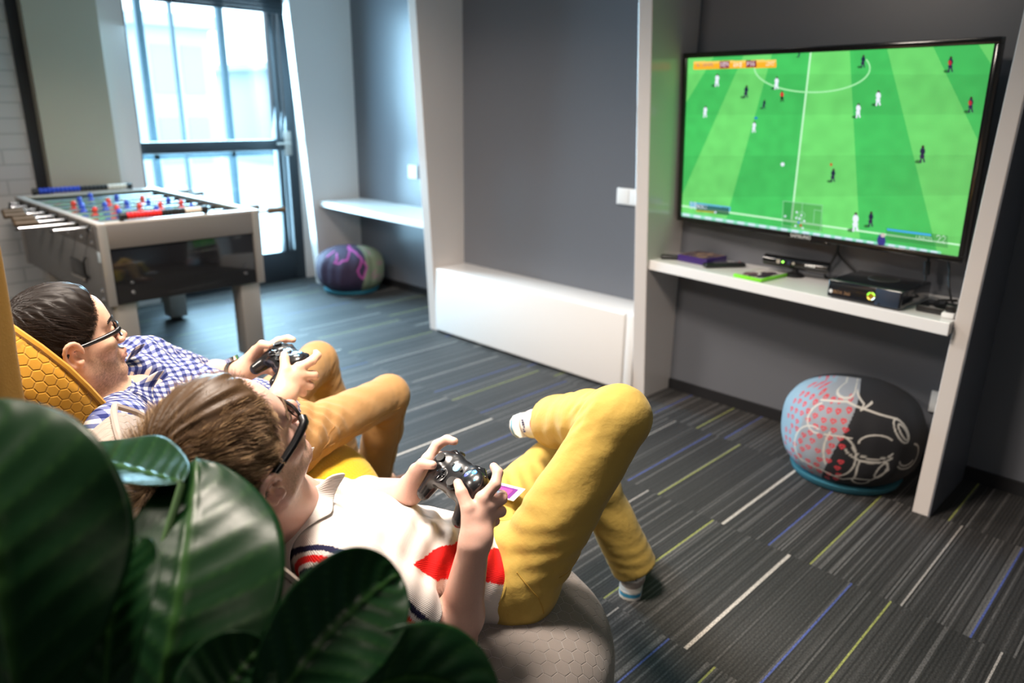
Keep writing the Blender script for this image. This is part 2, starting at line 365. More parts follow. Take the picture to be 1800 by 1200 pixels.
slab('trim_3', (-5.4, 1.735, 0), (-5.36, 1.905, H), mat('pale_reveal', (.66, .60, .57), .6))
slab('trim_4', (-5.4, 1.33, 0), (-5.30, 1.735, H), M['beige'])
slab('trim_5', (-5.4, 1.27, 0), (-5.385, 1.33, H), M['dark'])
# skirting
slab('baseboard_recess', (-5.1, 3.425, 0), (-3.57, 3.44, .05), M['dark'])
slab('baseboard_back', (-1.92, 3.115, 0), (-.62, 3.13, .052), M['dark'])
slab('baseboard_right', (-.565, 3.115, 0), (2.6, 3.13, .052), M['dark'])

# glazed door in the end wall
def glazed():
    F = MB(); x0, x1 = -5.50, -5.42
    F.box((x0, 1.905, 0), (x1, 1.935, 2.42)); F.box((x0, 3.02, 0), (x1, 3.10, 2.42)); F.box((x0, 1.935, 2.38), (x1, 3.02, 2.42))
    F.box((x0, 1.935, 1.02), (x1, 3.02, 1.10), .006); F.box((x0, 1.935, 0), (x1, 3.02, .235), .006); F.box((x0 + .02, 2.93, .235), (x1 + .012, 2.965, 2.38), .003); F.box((x0 + .02, 2.985, .235), (x1 + .006, 3.0, 2.38), .003)
    o = struct(F.build('window_1', M['frame']))
    for z0, z1 in ((.235, 1.02), (1.10, 2.38)): MB().box((-5.468, 1.935, z0), (-5.462, 3.02, z1)).build('window_pane', M['glass'], o, smooth=False)
    MB().box((-5.41, 2.985, .98), (-5.40, 3.045, 1.16), .003).cyl((-5.40, 3.015, 1.07), (-5.36, 3.015, 1.07), .008).cyl((-5.36, 3.015, 1.07), (-5.36, 2.90, 1.07), .008).build('door_handle', M['alu'], o)
    bl = thing('window_blind', 'dark rolled-up blind across the top of the glazed door', 'blind')
    MB().box((-5.41, 1.93, 2.13), (-5.33, 3.05, 2.22), .01).build('blind_box', M['frame'], bl)
    B = MB()
    for k in range(5): B.box((-5.385, 1.94, 1.990 + k * .026), (-5.365, 3.04, 2.014 + k * .026), .003)
    B.build('slat', M['frame'], bl)
glazed()
# what is seen through the glass
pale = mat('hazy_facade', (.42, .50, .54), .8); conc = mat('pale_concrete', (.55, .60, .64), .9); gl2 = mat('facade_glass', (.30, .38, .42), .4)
def outside():
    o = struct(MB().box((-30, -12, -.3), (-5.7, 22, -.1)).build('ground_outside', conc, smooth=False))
    t = thing('balcony_frame', 'slender pale metal posts and a rail just outside the glazed door', 'frame'); mm = mat('pale_metal', (.10, .19, .24), .5)
    for y, w in ((2.17, .022), (2.395, .008), (2.76, .022)): MB().box((-5.86, y - w, -.1), (-5.80, y + w, 3.2), .004).build('post', mm, t)
    MB().box((-5.86, 1.6, .96), (-5.80, 4.0, 1.0)).build('rail', mm, t)
    b = thing('office_building', 'hazy pale office block with a flat roof across the street', 'building'); 
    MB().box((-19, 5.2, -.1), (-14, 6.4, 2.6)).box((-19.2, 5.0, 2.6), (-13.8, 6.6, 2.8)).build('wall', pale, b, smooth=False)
    for k in range(2):
        for j in range(2): MB().box((-14.02, 5.35 + k * .52, .3 + j * 1.2), (-13.98, 5.72 + k * .52, 1.1 + j * 1.2)).build('window', gl2, b, smooth=False)
    b2 = thing('white_building', 'low white building seen through the right side of the glazed door', 'building')
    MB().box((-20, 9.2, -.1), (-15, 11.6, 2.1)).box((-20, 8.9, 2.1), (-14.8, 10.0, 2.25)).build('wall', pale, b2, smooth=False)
    for k in range(3): MB().box((-15.02, 9.4 + k * .75, .4), (-14.98, 9.9 + k * .75, 1.5)).build('window', gl2, b2, smooth=False)
outside()

# leaning white fins
def fin(name, x0, x1, yb, lean, yw, label, side=None):
    z = H; o = MB().hexa([(x0, yb, 0), (x1, yb, 0), (x1, yw, 0), (x0, yw, 0), (x0, yb + lean * z, z), (x1, yb + lean * z, z), (x1, yw, z), (x0, yw, z)]).build(name, M['white'], smooth=False)
    md = o.modifiers.new('b', 'BEVEL'); md.width = .003; md.segments = 2; return tag(o, label, 'partition', None)
fin('partition_fin', -5.185, -5.10, 3.05, -.06, 3.44, 'tall white lacquered partition between the glazed door and the alcove with the low shelf')
fin('partition_fin', -3.57, -3.50, 2.897, -.058, 3.13 + .31, 'tall white leaning partition at the left end of the low white bench')
fin('partition_fin', -1.99, -1.92, 2.90, -.08, 3.13, 'tall white leaning partition just left of the television')
fD = fin('partition_fin', -.62, -.567, 2.70, .085, 3.13, 'tall white leaning partition right of the television with a dark outer side')
z = H; MB().hexa([(-.567, 2.702, 0), (-.563, 2.702, 0), (-.563, 3.13, 0), (-.567, 3.13, 0), (-.567, 2.702 + .085 * z, z), (-.563, 2.702 + .085 * z, z), (-.563, 3.13, z), (-.567, 3.13, z)]).build('side_cladding', M['greywall'], fD, smooth=False)['label'] = 'dark grey outer side'

# low white bench between two partitions
t = thing('low_bench', 'long low white lacquered bench box standing between two white partitions', 'bench')
MB().box((-3.497, 2.905, .02), (-1.993, 3.127, .405), .004).build('body', M['bench'], t)
B = MB().box((-3.497, 2.882, .012), (-2.05, 2.903, .411), .012, seg=3); B.build('front_panel', M['bench'], t)
MB().box((-2.047, 2.886, .012), (-1.993, 2.903, .409), .008).build('end_panel', M['bench'], t)
MB().box((-3.49, 2.90, .405), (-1.995, 3.128, .411), .002).build('bench_top', M['bench'], t)
MB().box((-3.47, 2.92, 0), (-2.02, 3.1, .02)).build('plinth', M['dark'], t)

def shelf(label, P, z0, z1):
    o = MB().hexa([(x, y, z0) for x, y in P] + [(x, y, z1) for x, y in P]).build('wall_shelf', M['bench'], smooth=False); md = o.modifiers.new('b', 'BEVEL'); md.width = .003; md.segments = 2; tag(o, label, 'shelf')
shelf('white shelf in the far alcove above the purple bean bag', [(-5.099, 3.07), (-3.571, 2.975), (-3.571, 3.438), (-5.099, 3.438)], .615, .655)
shelf('white shelf under the television carrying the games console', [(-1.919, 2.862), (-.621, 2.715), (-.621, 3.128), (-1.919, 3.128)], .655, .70)

def plate(name, label, x0, x1, z0, z1, y, parts):
    t = thing(name, label, 'socket' if 'socket' in label else 'switch plate'); MB().box((x0, y - .012, z0), (x1, y, z1), .003).build('plate', M['plastic'], t); return t
t = plate('wall_socket', 'small square white socket on the grey wall above the far alcove shelf', -4.44, -4.34, .855, .95, 3.438, 0); MB().lathe([(.0, .0), (.019, .0), (.019, .006), (0, .006)], (0, 0, 0), 20, Matrix.Translation((-4.39, 3.4255, .9)) @ Matrix.Rotation(pi / 2, 4, 'X')).build('socket_insert', M['plastic'], t)
t = plate('wall_switch', 'double white switch plate on the grey wall above the low bench', -2.315, -2.15, .897, .98, 3.129, 0)
for k in range(2): MB().box((-2.31 + .082 * k, 3.111, .903), (-2.237 + .082 * k, 3.118, .974), .002).build('rocker', M['plastic'], t)
t = plate('wall_socket', 'white wall socket low beside the right partition behind the grey and black bean bag', -.73, -.64, .235, .322, 3.128, 0)
MB().lathe([(.0, .0), (.021, .0), (.021, .003), (.024, .004), (.024, 0)], (0, 0, 0), 24, Matrix.Translation((-.685, 3.115, .279)) @ Matrix.Rotation(pi / 2, 4, 'X')).build('socket_insert', M['plastic'], t)
for sx in (-.008, .008): MB().cyl((-.685 + sx, 3.113, .279), (-.685 + sx, 3.11, .279), .0025).build('socket_hole', M['black'], t)

# ------------------------------------------------------------ table football
def foosball():
    x0, x1, y0, y1 = -5.19, -3.77, 1.10, 1.90; zt, zm, zb = .812, .70, .43
    t = thing('table_football', 'grey and black table football game standing by the glazed door', 'game table')
    alu2 = mat('satin_grey_panel', (.17, .155, .145), .42, metal=.4); gry = mat('grey_laminate', (.17, .165, .16), .45)
    for s, (ya, yb) in enumerate(((y0, y0 + .03), (y1 - .03, y1))):
        MB().box((x0, ya, zm), (x1, yb, zt), .004).build('side_rail', alu2, t)
        MB().box((x0 + .01, ya + (.004 if s == 0 else 0), zb), (x1 - .045, yb - (0 if s == 0 else .004), zm - .001), .002).build('side_panel', gry, t)
    for xa, xb in ((x1 - .03, x1), (x0, x0 + .03)):
        MB().box((xa, y0 + .031, zm), (xb, y1 - .031, zt), .004).build('end_rail', alu2, t)
        MB().box((xa + .006, y0 + .045, zb), (xb - .006, y1 - .045, zm - .001), .002).build('end_panel', M['gloss'], t)
    for ya in (y0 - .002, y1 - .04): MB().box((x1 - .042, ya, zb - .004), (x1 + .004, ya + .042, zt + .002), .004).build('corner_post', M['alu'], t); MB().box((x0 - .004, ya, zb - .004), (x0 + .042, ya + .042, zt + .002), .004).build('corner_post', M['alu'], t)
    # top frame, playfield
    MB().box((x0 - .004, y0 - .004, zt), (x1 + .004, y0 + .035, zt + .012), .003).box((x0 - .004, y1 - .035, zt), (x1 + .004, y1 + .004, zt + .012), .003).box((x0, y0 + .03, zt), (x0 + .06, y1 - .03, zt + .012), .003).box((x1 - .06, y0 + .03, zt), (x1, y1 - .03, zt + .012), .003).build('top_frame', mat('pale_rim', (.50, .46, .42), .3), t)
    fm = mat('playfield_green', (.18, .42, .22), .35); nt, b = nodes(fm); tc = nt.nodes.new('ShaderNodeTexCoord'); sx = nt.nodes.new('ShaderNodeSeparateXYZ'); nt.links.new(tc.outputs['Object'], sx.inputs[0])
    cx, cy = (x0 + x1) / 2, (y0 + y1) / 2; dx = mth(nt, 'SUBTRACT', sx.outputs[0], cx); dy = mth(nt, 'SUBTRACT', sx.outputs[1], cy); rr = mth(nt, 'SQRT', mth(nt, 'ADD', mth(nt, 'MULTIPLY', dx, dx), mth(nt, 'MULTIPLY', dy, dy)))
    ln = mth(nt, 'MAXIMUM', mth(nt, 'LESS_THAN', mth(nt, 'ABSOLUTE', mth(nt, 'SUBTRACT', rr, .1)), .004), mth(nt, 'LESS_THAN', mth(nt, 'ABSOLUTE', dx), .004)); nt.links.new(mixc(nt, ln, (.20, .40, .20), (.9, .9, .9)), b.inputs['Base Color'])
    MB().box((x0 + .03, y0 + .03, zm - .01), (x1 - .03, y1 - .03, zm), 0).build('playfield', fm, t)
    MB().box((x1 - .16, y0 + .031, zm), (x1 - .03, y0 + .2, zm + .012), .004).build('corner_ramp', fm, t); MB().box((x1 - .16, y1 - .2, zm), (x1 - .03, y1 - .031, zm + .012), .004).build('corner_ramp', fm, t)
    # legs
    for xa, ya in ((x1 - .13, y0 + .02), (x1 - .13, y1 - .13), (x0 + .24, y0 + .02), (x0 + .24, y1 - .13)):
        lg = MB().box((xa, ya, .02), (xa + .11, ya + .11, zb), .006).build('leg', M['alu'], t); MB().cyl((xa + .055, ya + .055, 0), (xa + .055, ya + .055, .021), .035).build('leveling_foot', M['rubber'], lg)
    # screws, coin slot and ball return on the left side, bolts on the end panel
    for x, z in ((x1 - .10, .785), (x1 - .10, .725), (x1 - .25, .735), (x1 - .45, .735), (x1 - .06, .50), (x1 - .06, .455)):
        MB().cyl((x, y0 + .002, z), (x, y0 - .006, z), .011, .008).build('bolt', M['chrome'], t)
    for y, z in ((y1 - .1, .53), (y1 - .1, .49), (y0 + .12, .53), (y0 + .12, .48)): MB().cyl((x1 - .007, y, z), (x1 - .001, y, z), .010, .008).build('bolt', M['chrome'], t)
    MB().box((x1 - .50, y0 - .003, .505), (x1 - .28, y0 + .006, .60), .012).build('ball_return', M['black'], t); MB().box((x1 - .49, y0 - .012, .503), (x1 - .29, y0 + .002, .52), .004).build('ball_return_lip', M['alu'], t)
    MB().ring_sweep([(x1 - .23, y0 - .004, .64), (x1 - .225, y0 - .02, .61), (x1 - .225, y0 - .02, .56), (x1 - .23, y0 - .004, .53)], .006).build('pull_handle', M['black'], t)
    MB().box((x1 - .045, y0 - .005, .64), (x1 - .010, y0 - .002, .69), .001).build('sticker', mat('pale_sticker', (.6, .7, .75), .4), t)
    # scoring beads at each end
    def beads(xc, ya, yb, col, nm):
        s = MB().cyl((xc, ya - .02, zt + .035), (xc, yb + .02, zt + .035), .004).build('score_rod', M['chrome'], t); n = 10; w = (yb - ya - .0) / n * .62
        MB().cyl((xc, ya - .03, zt + .035), (xc, ya, zt + .035), .018).box((xc - .01, ya - .03, zt + .008), (xc + .01, ya - .015, zt + .035)).build('score_bracket', M['black'], t); MB().cyl((xc, yb, zt + .035), (xc, yb + .03, zt + .035), .018).box((xc - .01, yb + .015, zt + .008), (xc + .01, yb + .03, zt + .035)).build('score_bracket', M['black'], t)
        ms_ = [mat(nm + '_bead', col, .3), mat('black_bead', (.02, .02, .02), .3), mat('cream_bead', (.7, .62, .52), .3)]
        L = (yb - ya) / 22
        for k in range(22):
            m_ = ms_[0] if k < 10 else (ms_[1] if k < 17 else ms_[2])
            MB().lathe([(0, 0), (.012, 0), (.017, L * .25), (.017, L * .75), (.012, L * .98), (0, L * .98)], n=12, M=Matrix.Translation((xc, ya + k * L, zt + .035)) @ Matrix.Rotation(-pi / 2, 4, 'X')).build('score_bead', m_, t)
    beads(x1 - .02, 1.24, 1.60, (.65, .02, .02), 'red'); beads(x0 + .02, 1.22, 1.72, (.02, .06, .45), 'blue')
    red = mat('red_player', (.75, .05, .03), .35); blue = mat('blue_player', (.02, .06, .50), .35); wood = mat('brown_grip', (.10, .065, .035), .45)
    # one player figure as a mesh shared by the copies
    def figure(m_, c):
        F = MB(); F.lathe([(0, .030), (.009, .024), (.012, .016), (.010, .008), (.006, .003), (.013, -.002), (.017, -.02), (.014, -.034), (.010, -.045), (0, -.045)], n=12)
        F.box((-.008, -.011, -.085), (.008, .011, -.042), .004).box((-.012, -.011, -.088), (.014, .011, -.070), .004)
        return F.build('player_figure', m_, t)
    fr_, fb_ = figure(red, 'r'), figure(blue, 'b'); first = {'r': fr_, 'b': fb_}; used = set()
    rods = [('r', 1), ('r', 2), ('b', 3), ('r', 5), ('b', 5), ('r', 3), ('b', 2), ('b', 1)]; zr = .794; rng = random.Random(5)
    for k, (c, n) in enumerate(rods):
        x = x1 - .12 - k * (x1 - x0 - .24) / 7; left = c == 'r' if k not in (2,) else False; left = k in (0, 1, 3, 5) ; sh = rng.uniform(-.05, .05)
        ext = {0: .15, 1: .25, 2: .13, 3: .10, 4: .10, 5: .07, 6: .09, 7: .05}[k]; extR = {0: .12, 1: .05, 2: .08, 3: .10, 4: .09, 5: .12, 6: .10, 7: .10}[k]
        r = MB().cyl((x, y0 - ext, zr), (x, y1 + extR, zr), .0075, n=14).build('rod', M['chrome'], t)
        for yy in (y0 - .012, y1 + .001): MB().cyl((x, yy, zr), (x, yy + .012, zr), .018, n=16).build('rod_bearing', M['black'], r)
        hy = (y0 - ext - .10, y0 - ext + .005) if k in (2, 3, 4, 5) else (y1 + extR - .005, y1 + extR + .10)
        if hy: MB().ring_sweep([(x, hy[0], zr), (x, hy[0] + .006, zr), (x, (hy[0] + hy[1]) / 2, zr), (x, hy[1] - .006, zr), (x, hy[1], zr)], [.012, .017, .0145, .017, .012], 8).build('handle', wood, r)
        if k not in (2, 3, 4, 5): MB().cyl((x, y0 - ext - .012, zr), (x, y0 - ext, zr), .009).build('rod_cap', M['rubber'], r)
        sp = .6 / (n + 0.2)
        for j in range(n):
            y = (y0 + y1) / 2 + (j - (n - 1) / 2) * min(sp, .2) + sh
            f0 = first[c]
            if c not in used: f = f0; used.add(c)
            else: f = f0.copy(); COL.objects.link(f); f.parent = t
            f.matrix_local = Matrix.Translation((x, y, zr)) @ Matrix.Rotation(rng.uniform(-.5, .5), 4, 'Y') @ Matrix.Scale(1.25, 4)
        for yy in (y0 + .05, y1 - .06): MB().cyl((x, yy, zr), (x, yy + .022, zr), .014, n=14).build('rod_bumper', M['rubber'], r)
foosball()
# ------------------------------------------------------------ small dot-matrix lettering
FONT = {k: v for k, v in (s.split(':') for s in "A:0E11111F111111|B:1E11111E11111E|C:0E11101010110E|D:1E11111111111E|E:1F10101E10101F|G:0E11101713110F|I:0E04040404040E|K:11121418141211|L:1010101010101F|M:111B1515111111|N:11191513111111|O:0E11111111110E|P:1E11111E101010|R:1E11111E141211|S:0F10100E01011E|T:1F040404040404|U:1111111111110E|V:11111111110A04|X:11110A040A1111|Z:1F01020408101F|0:0E11131519110E|1:040C040404040E|2:0E11010204081F|7:1F010204080808|5:1F101E0101110E|9:0E11110F01020C|.:00000000000C0C| :00000000000000".split('|'))}
FONT[':'] = '000C0C000C0C00'
def glyph(ch):
    h = FONT.get(ch, FONT[' ']); return np.array([[(int(h[2 * r:2 * r + 2], 16) >> (4 - c)) & 1 for c in range(5)] for r in range(7)])
def word(s): return np.concatenate([np.concatenate([glyph(c), np.zeros((7, 1), int)], 1) for c in s], 1)
def lin(c): c = np.asarray(c, float) / 255; return np.where(c < .04045, c / 12.92, ((c + .055) / 1.055) ** 2.4)
def homog(src, dst):
    A = []; 
    for (x, y), (u, v) in zip(src, dst): A += [[x, y, 1, 0, 0, 0, -u * x, -u * y, -u], [0, 0, 0, x, y, 1, -v * x, -v * y, -v]]
    return np.linalg.svd(np.array(A, float))[2][-1].reshape(3, 3)

def screen_mesh(w, h):
    nx, nz = 620, 350; u = (np.arange(nx) + .5) / nx; v = (np.arange(nz) + .5) / nz; Ug, Vg = np.meshgrid(u, v, indexing='ij')
    Hm = homog([(0, 1), (1, 1), (1, 0), (0, 0)], [(186, 121), (1691, 45), (1505, 1070), (165, 866)])
    q = np.stack([Ug, Vg, np.ones_like(Ug)], -1) @ Hm.T; X = q[..., 0] / q[..., 2]; Y = q[..., 1] / q[..., 2]
    t = (Y - 100) / 700; bnd = [(318, -100), (455, 152), (590, 400), (775, 700), (970, 1010), (1160, 1335), (1400, 1740), (1640, 2100)]
    k = sum((X > a + (b - a) * t).astype(int) for a, b in bnd)
    lt = lin((108, 212, 108)); dk = lin((66, 190, 92)); C = np.where((k % 2 == 0)[..., None], lt, dk)
    rng = np.random.RandomState(1); n = rng.rand(40, 24); n = np.kron(n, np.ones((16, 15)))[:nx, :nz]
    for _ in range(3): n = (n + np.roll(n, 5, 0) + np.roll(n, -5, 0) + np.roll(n, 5, 1) + np.roll(n, -5, 1)) / 5
    C = C * (.9 + .2 * n[..., None]) * (1 + .05 * np.sign(np.sin(Y / 62)))[..., None]
    C = C * (1 - .18 * np.clip((X - 1000) / 700, 0, 1))[..., None]
    def blend(m, col, a=1.0):
        m = np.clip(m, 0, 1)[..., None] * a; C[:] = C * (1 - m) + lin(col) * m
    def line(pts, wd, col, a=1.0):
        d = np.full(X.shape, 1e9)
        for (x0, y0), (x1, y1) in zip(pts, pts[1:]):
            dx, dy = x1 - x0, y1 - y0; tt = np.clip(((X - x0) * dx + (Y - y0) * dy) / (dx * dx + dy * dy), 0, 1); d = np.minimum(d, np.hypot(X - x0 - tt * dx, Y - y0 - tt * dy))
        blend((wd / 2 - d) / 2 + .5, col, a)
    def blob(x, y, rx, ry, col, a=1.0, rot=0):
        c, s = math.cos(rot), math.sin(rot); dx = X - x; dy = Y - y; e = np.hypot((dx * c + dy * s) / rx, (-dx * s + dy * c) / ry); blend((1 - e) * 3 + .5, col, a)
    def quadp(x, y, w_, h_, sl, col, a=1.0): yy = Y - y - sl * (X - x); blend(((X > x) & (X < x + w_) & (yy > 0) & (yy < h_)).astype(float), col, a)
    def text(s, x, y, hgt, sl, col, a=1.0, wf=1.0):
        W = word(s); sc = hgt / 7; cx = (X - x) / (sc * wf); ry = (Y - y - sl * (X - x)) / sc; ci = np.floor(cx).astype(int); ri = np.floor(ry).astype(int); ok = (ci >= 0) & (ci < W.shape[1]) & (ri >= 0) & (ri < 7)
        m = np.zeros(X.shape); m[ok] = W[ri[ok], ci[ok]]; blend(m, col, a)
    wl = (200, 250, 205)
    line([(778, 92), (690, 885)], 8, wl); th = np.linspace(-.35, pi + .25, 40); line([(787 + 281 * math.cos(a), 165 + 117 * math.sin(a)) for a in th], 7, (170, 240, 175))
    line([(163, 819), (1510, 1016)], 8, wl); line([(165, 858), (1410, 1052)], 15, (140, 225, 190))
    for j in range(24): x = 175 + j * 52; line([(x, 858 + (x - 165) * .156), (x + 24, 858 + (x - 141) * .156)], 11, (215, 235, 250), .9)
    def man(x, y, h_, top, bot, shadow=True, lean=0):
        if shadow: blob(x - h_ * .22, y + h_ * .42, h_ * .2, h_ * .1, (15, 70, 30), .8)
        blob(x + lean, y - h_ * .4, h_ * .085, h_ * .1, (60, 40, 35)); blob(x + lean * .6, y - h_ * .16, h_ * .15, h_ * .21, top); blob(x, y + h_ * .12, h_ * .14, h_ * .13, bot)
        line([(x - h_ * .05, y + h_ * .15), (x - h_ * .1, y + h_ * .45)], h_ * .1, bot); line([(x + h_ * .05, y + h_ * .15), (x + h_ * .12, y + h_ * .42)], h_ * .1, bot)
    wh = (235, 240, 255); nv = (22, 28, 62)
    for x, y, s in ((325, 225, 62), (270, 375, 56), (612, 238, 62), (505, 448, 54), (1108, 310, 76), (1010, 370, 72), (998, 902, 92)): man(x, y, s, wh, wh, s > 60, 3)
    for x, y, s in ((465, 280, 62), (552, 340, 44), (720, 102, 26), (1033, 133, 64), (1465, 146, 80), (1565, 342, 80), (1325, 580, 86), (888, 680, 66), (1072, 890, 76)): man(x, y, s, nv, (40, 30, 70), True, 4)
    for x, y in ((1467, 140), (1567, 335)): blob(x - 4, y - 2, 9, 12, (200, 40, 40), .8)
    man(640, 302, 54, (215, 35, 45), (25, 25, 30), False); blob(645, 626, 9, 9, wh); blob(515, 405, 8, 6, (20, 130, 190)); blob(880, 628, 6, 8, (190, 90, 40))
    blob(1125, 992, 21, 32, (50, 50, 130)); blob(1133, 966, 11, 10, (210, 190, 185))
    quadp(213, 136, 398, 38, -.028, (250, 178, 40)); quadp(213, 136, 398, 12, -.028, (255, 208, 110), .8); quadp(338, 134, 46, 34, -.028, (130, 15, 45)); quadp(465, 130, 50, 34, -.028, (130, 15, 45))
    text('AL.LEMORO', 228, 146, 15, -.028, (120, 110, 150), .8, .68); text('REA', 343, 140, 20, -.028, (250, 240, 245), 1, .75); text('0:0', 405, 142, 20, -.028, (255, 250, 235), 1, .8); text('PSG', 470, 136, 20, -.028, (250, 240, 245), 1, .75); text('12:57', 560, 137, 17, -.028, (255, 250, 235), 1, .6)
    quadp(202, 800, 195, 24, .125, (95, 175, 225), .85); quadp(235, 812, 155, 34, .125, (20, 80, 60), .85); line([(235, 843), (325, 851)], 5, (200, 190, 60)); blob(325, 851, 5, 5, (220, 230, 255)); text('10', 204, 800, 32, .125, (215, 225, 235), 1, .62); text('MODRIC', 238, 815, 16, .125, (230, 235, 250), 1, .58)
    quadp(648, 800, 190, 124, .11, (30, 110, 45), .45)
    for P in (((650, 800), (838, 822)), ((650, 800), (645, 915)), ((645, 915), (830, 945)), ((838, 822), (830, 945)), ((742, 811), (737, 930)), ((800, 842), (796, 905)), ((800, 842), (836, 848))): line(P, 3, (150, 215, 165), .8)
    line([(737 + 18 * math.cos(a), 868 + 16 * math.sin(a)) for a in np.linspace(0, 2 * pi, 16)], 3, (150, 215, 165), .8)
    for x, y in ((715, 853), (737, 868), (659, 872), (713, 880), (728, 884), (751, 895), (709, 918), (744, 929)): blob(x, y, 5, 5, (220, 235, 245))
    blob(724, 902, 5, 5, (90, 120, 230)); blob(735, 916, 6, 6, (190, 70, 50))
    quadp(1148, 930, 302, 58, .135, (40, 120, 60), .5); quadp(1153, 934, 215, 10, .135, (60, 170, 225)); text('LAVEZZI', 1295, 968, 20, .135, (190, 225, 195), .9, .68); text('22', 1395, 965, 38, .135, (190, 225, 195), .8, .75)
    xs = np.linspace(-w / 2, w / 2, nx + 1); zs = np.linspace(-h / 2, h / 2, nz + 1); GX, GZ = np.meshgrid(xs, zs, indexing='ij')
    Vt = np.stack([GX.ravel(), np.zeros(GX.size), GZ.ravel()], 1); Q = grid_faces(nx + 1, nz + 1); 
    return np_mesh('screen', Vt, Q, False, {'picture': ('FLOAT_COLOR', 'FACE', C.reshape(-1, 3))})

def text_obj(s, size, m, parent, Mx, name='lettering'):
    cu = bpy.data.curves.new(name, 'FONT'); cu.body = s; cu.size = size; cu.extrude = size * .03; cu.align_x = 'CENTER'; cu.align_y = 'CENTER'
    tmp = bpy.data.objects.new(name, cu); COL.objects.link(tmp); dg = bpy.context.evaluated_depsgraph_get(); me = bpy.data.meshes.new_from_object(tmp.evaluated_get(dg)); bpy.data.objects.remove(tmp); me.name = name
    o = link(name, me, m, parent); o.matrix_local = Mx; return o

def tv():
    t = thing('television', 'large black flat television showing a green football match above the shelf', 'television')
    W, Hh = 1.247, .735; dirx = nrm((1.242, -.13, 0)); up = nrm((-.008, -.065, 1)); X = Vector(dirx); Z = Vector(up); Yv = Z.cross(X).normalized(); Z = X.cross(Yv)
    Mx = Matrix((X, Yv, Z)).transposed().to_4x4(); Mx.translation = Vector((-1.288, 2.972, 1.233)); t.matrix_world = Mx
    M['bez'] = mat('tv_bezel', (.010, .009, .009), .12, spec=.6)
    fb = .022; F = MB()
    F.box((-W / 2, -.012, Hh / 2 - fb), (W / 2, .03, Hh / 2), .004).box((-W / 2, -.012, -Hh / 2), (W / 2, .03, -Hh / 2 + fb), .004).box((-W / 2, -.012, -Hh / 2 + fb - .001), (-W / 2 + fb * .85, .03, Hh / 2 - fb + .001), .003).box((W / 2 - fb * .85, -.012, -Hh / 2 + fb - .001), (W / 2, .03, Hh / 2 - fb + .001), .003)
    F.build('bezel', M['bez'], t)
    B = MB().box((-W / 2 + .006, .012, -Hh / 2 + .006), (W / 2 - .006, .035, Hh / 2 - .006), .006).box((-W / 2 + .12, .03, -Hh / 2 + .05), (W / 2 - .12, .06, Hh / 2 - .12), .02); B.build('back_cover', M['black'], t)
    MB().box((-.15, .055, -.12), (.15, .115, .12), .01).build('wall_bracket', M['black'], t)
    sm = mat('screen_picture', (0, .2, 0), .25, attr='picture', emit=.62); nt, b = nodes(sm); b.inputs['Base Color'].default_value = (.01, .01, .01, 1)
    for l in list(b.inputs['Base Color'].links): nt.links.remove(l)
    link('screen', screen_mesh(W - 2 * fb * .85, Hh - 2 * fb), sm, t)
    text_obj('SAMSUNG', .020, M['plastic'], t, Matrix.Translation((.01, -.0125, -Hh / 2 + fb / 2)) @ Matrix.Rotation(pi / 2, 4, 'X'), 'maker_lettering')
    MB().box((.05, -.014, -Hh / 2 - .008), (.13, .02, -Hh / 2 + .004), .003).build('sensor_bar', M['bez'], t)
tv()

# ------------------------------------------------------------ things on the shelf (top at z = .70)
ZS = .7003
def remote(loc, rz, L, label, red=False):
    t = thing('remote_control', label, 'remote control', None, loc, rz)
    MB().box((-.022, -L / 2, 0), (.022, L / 2, .019), .007, seg=3).build('body', M['black'], t)
    gm = mat('grey_key', (.16, .16, .17), .5); rm = mat('red_key', (.6, .03, .03), .4)
    for r in range(7):
        for c in range(3):
            if r == 0 and c != 0: continue
            MB().cyl((-.012 + .012 * c, L / 2 - .016 - r * (L - .05) / 7, .0185), (-.012 + .012 * c, L / 2 - .016 - r * (L - .05) / 7, .0205), .0035, n=10).build('button', rm if r == 0 else gm, t)
    return t
remote((-1.845, 2.962, ZS), -1.05, .13, 'slim black remote control half behind the purple case')
remote((-1.60, 2.975, ZS), -.62, .19, 'long black remote control lying between purple case and motion sensor')
def case(name, loc, rz, w, d, h, cm, art, label, cat):
    t = thing(name, label, cat, None, loc, rz); MB().box((-w / 2, -d / 2, 0), (w / 2, d / 2, h), .003).build('case', cm, t); 
    link('cover_art', art, None, t).location = (0, 0, h + .0006); return t
def art_mesh(w, d, cols, seed, mname):
    n = 40; rng = np.random.RandomState(seed); xs = np.linspace(-w / 2, w / 2, n + 1); ys = np.linspace(-d / 2, d / 2, n + 1); GX, GY = np.meshgrid(xs, ys, indexing='ij'); C = np.tile(lin(cols[0]), (n, n, 1)).reshape(n, n, 3); I, J = np.meshgrid(np.arange(n), np.arange(n), indexing='ij')
    for k in range(14): cx, cy, r = rng.randint(4, n - 4), rng.randint(4, n - 4), rng.randint(3, 9); C[np.hypot(I - cx, (J - cy) * .8) < r] = lin(cols[1 + k % (len(cols) - 1)])
    Vt = np.stack([GX.ravel(), GY.ravel(), 0 * GX.ravel()], 1); me = np_mesh('cover_art', Vt, grid_faces(n + 1, n + 1), False, {'art': ('FLOAT_COLOR', 'FACE', C.reshape(-1, 3))}); me.materials.append(mat(mname, (1, 1, 1), .25, attr='art')); return me
t = case('game_box', (-1.735, 3.015, ZS), -.10, .16, .155, .030, mat('purple_card', (.045, .018, .16), .4), art_mesh(.15, .145, [(120, 95, 85), (150, 120, 95), (95, 70, 70), (60, 40, 80)], 2, 'box_print'), 'purple game box with a brown printed top near the left end of the shelf', 'box')
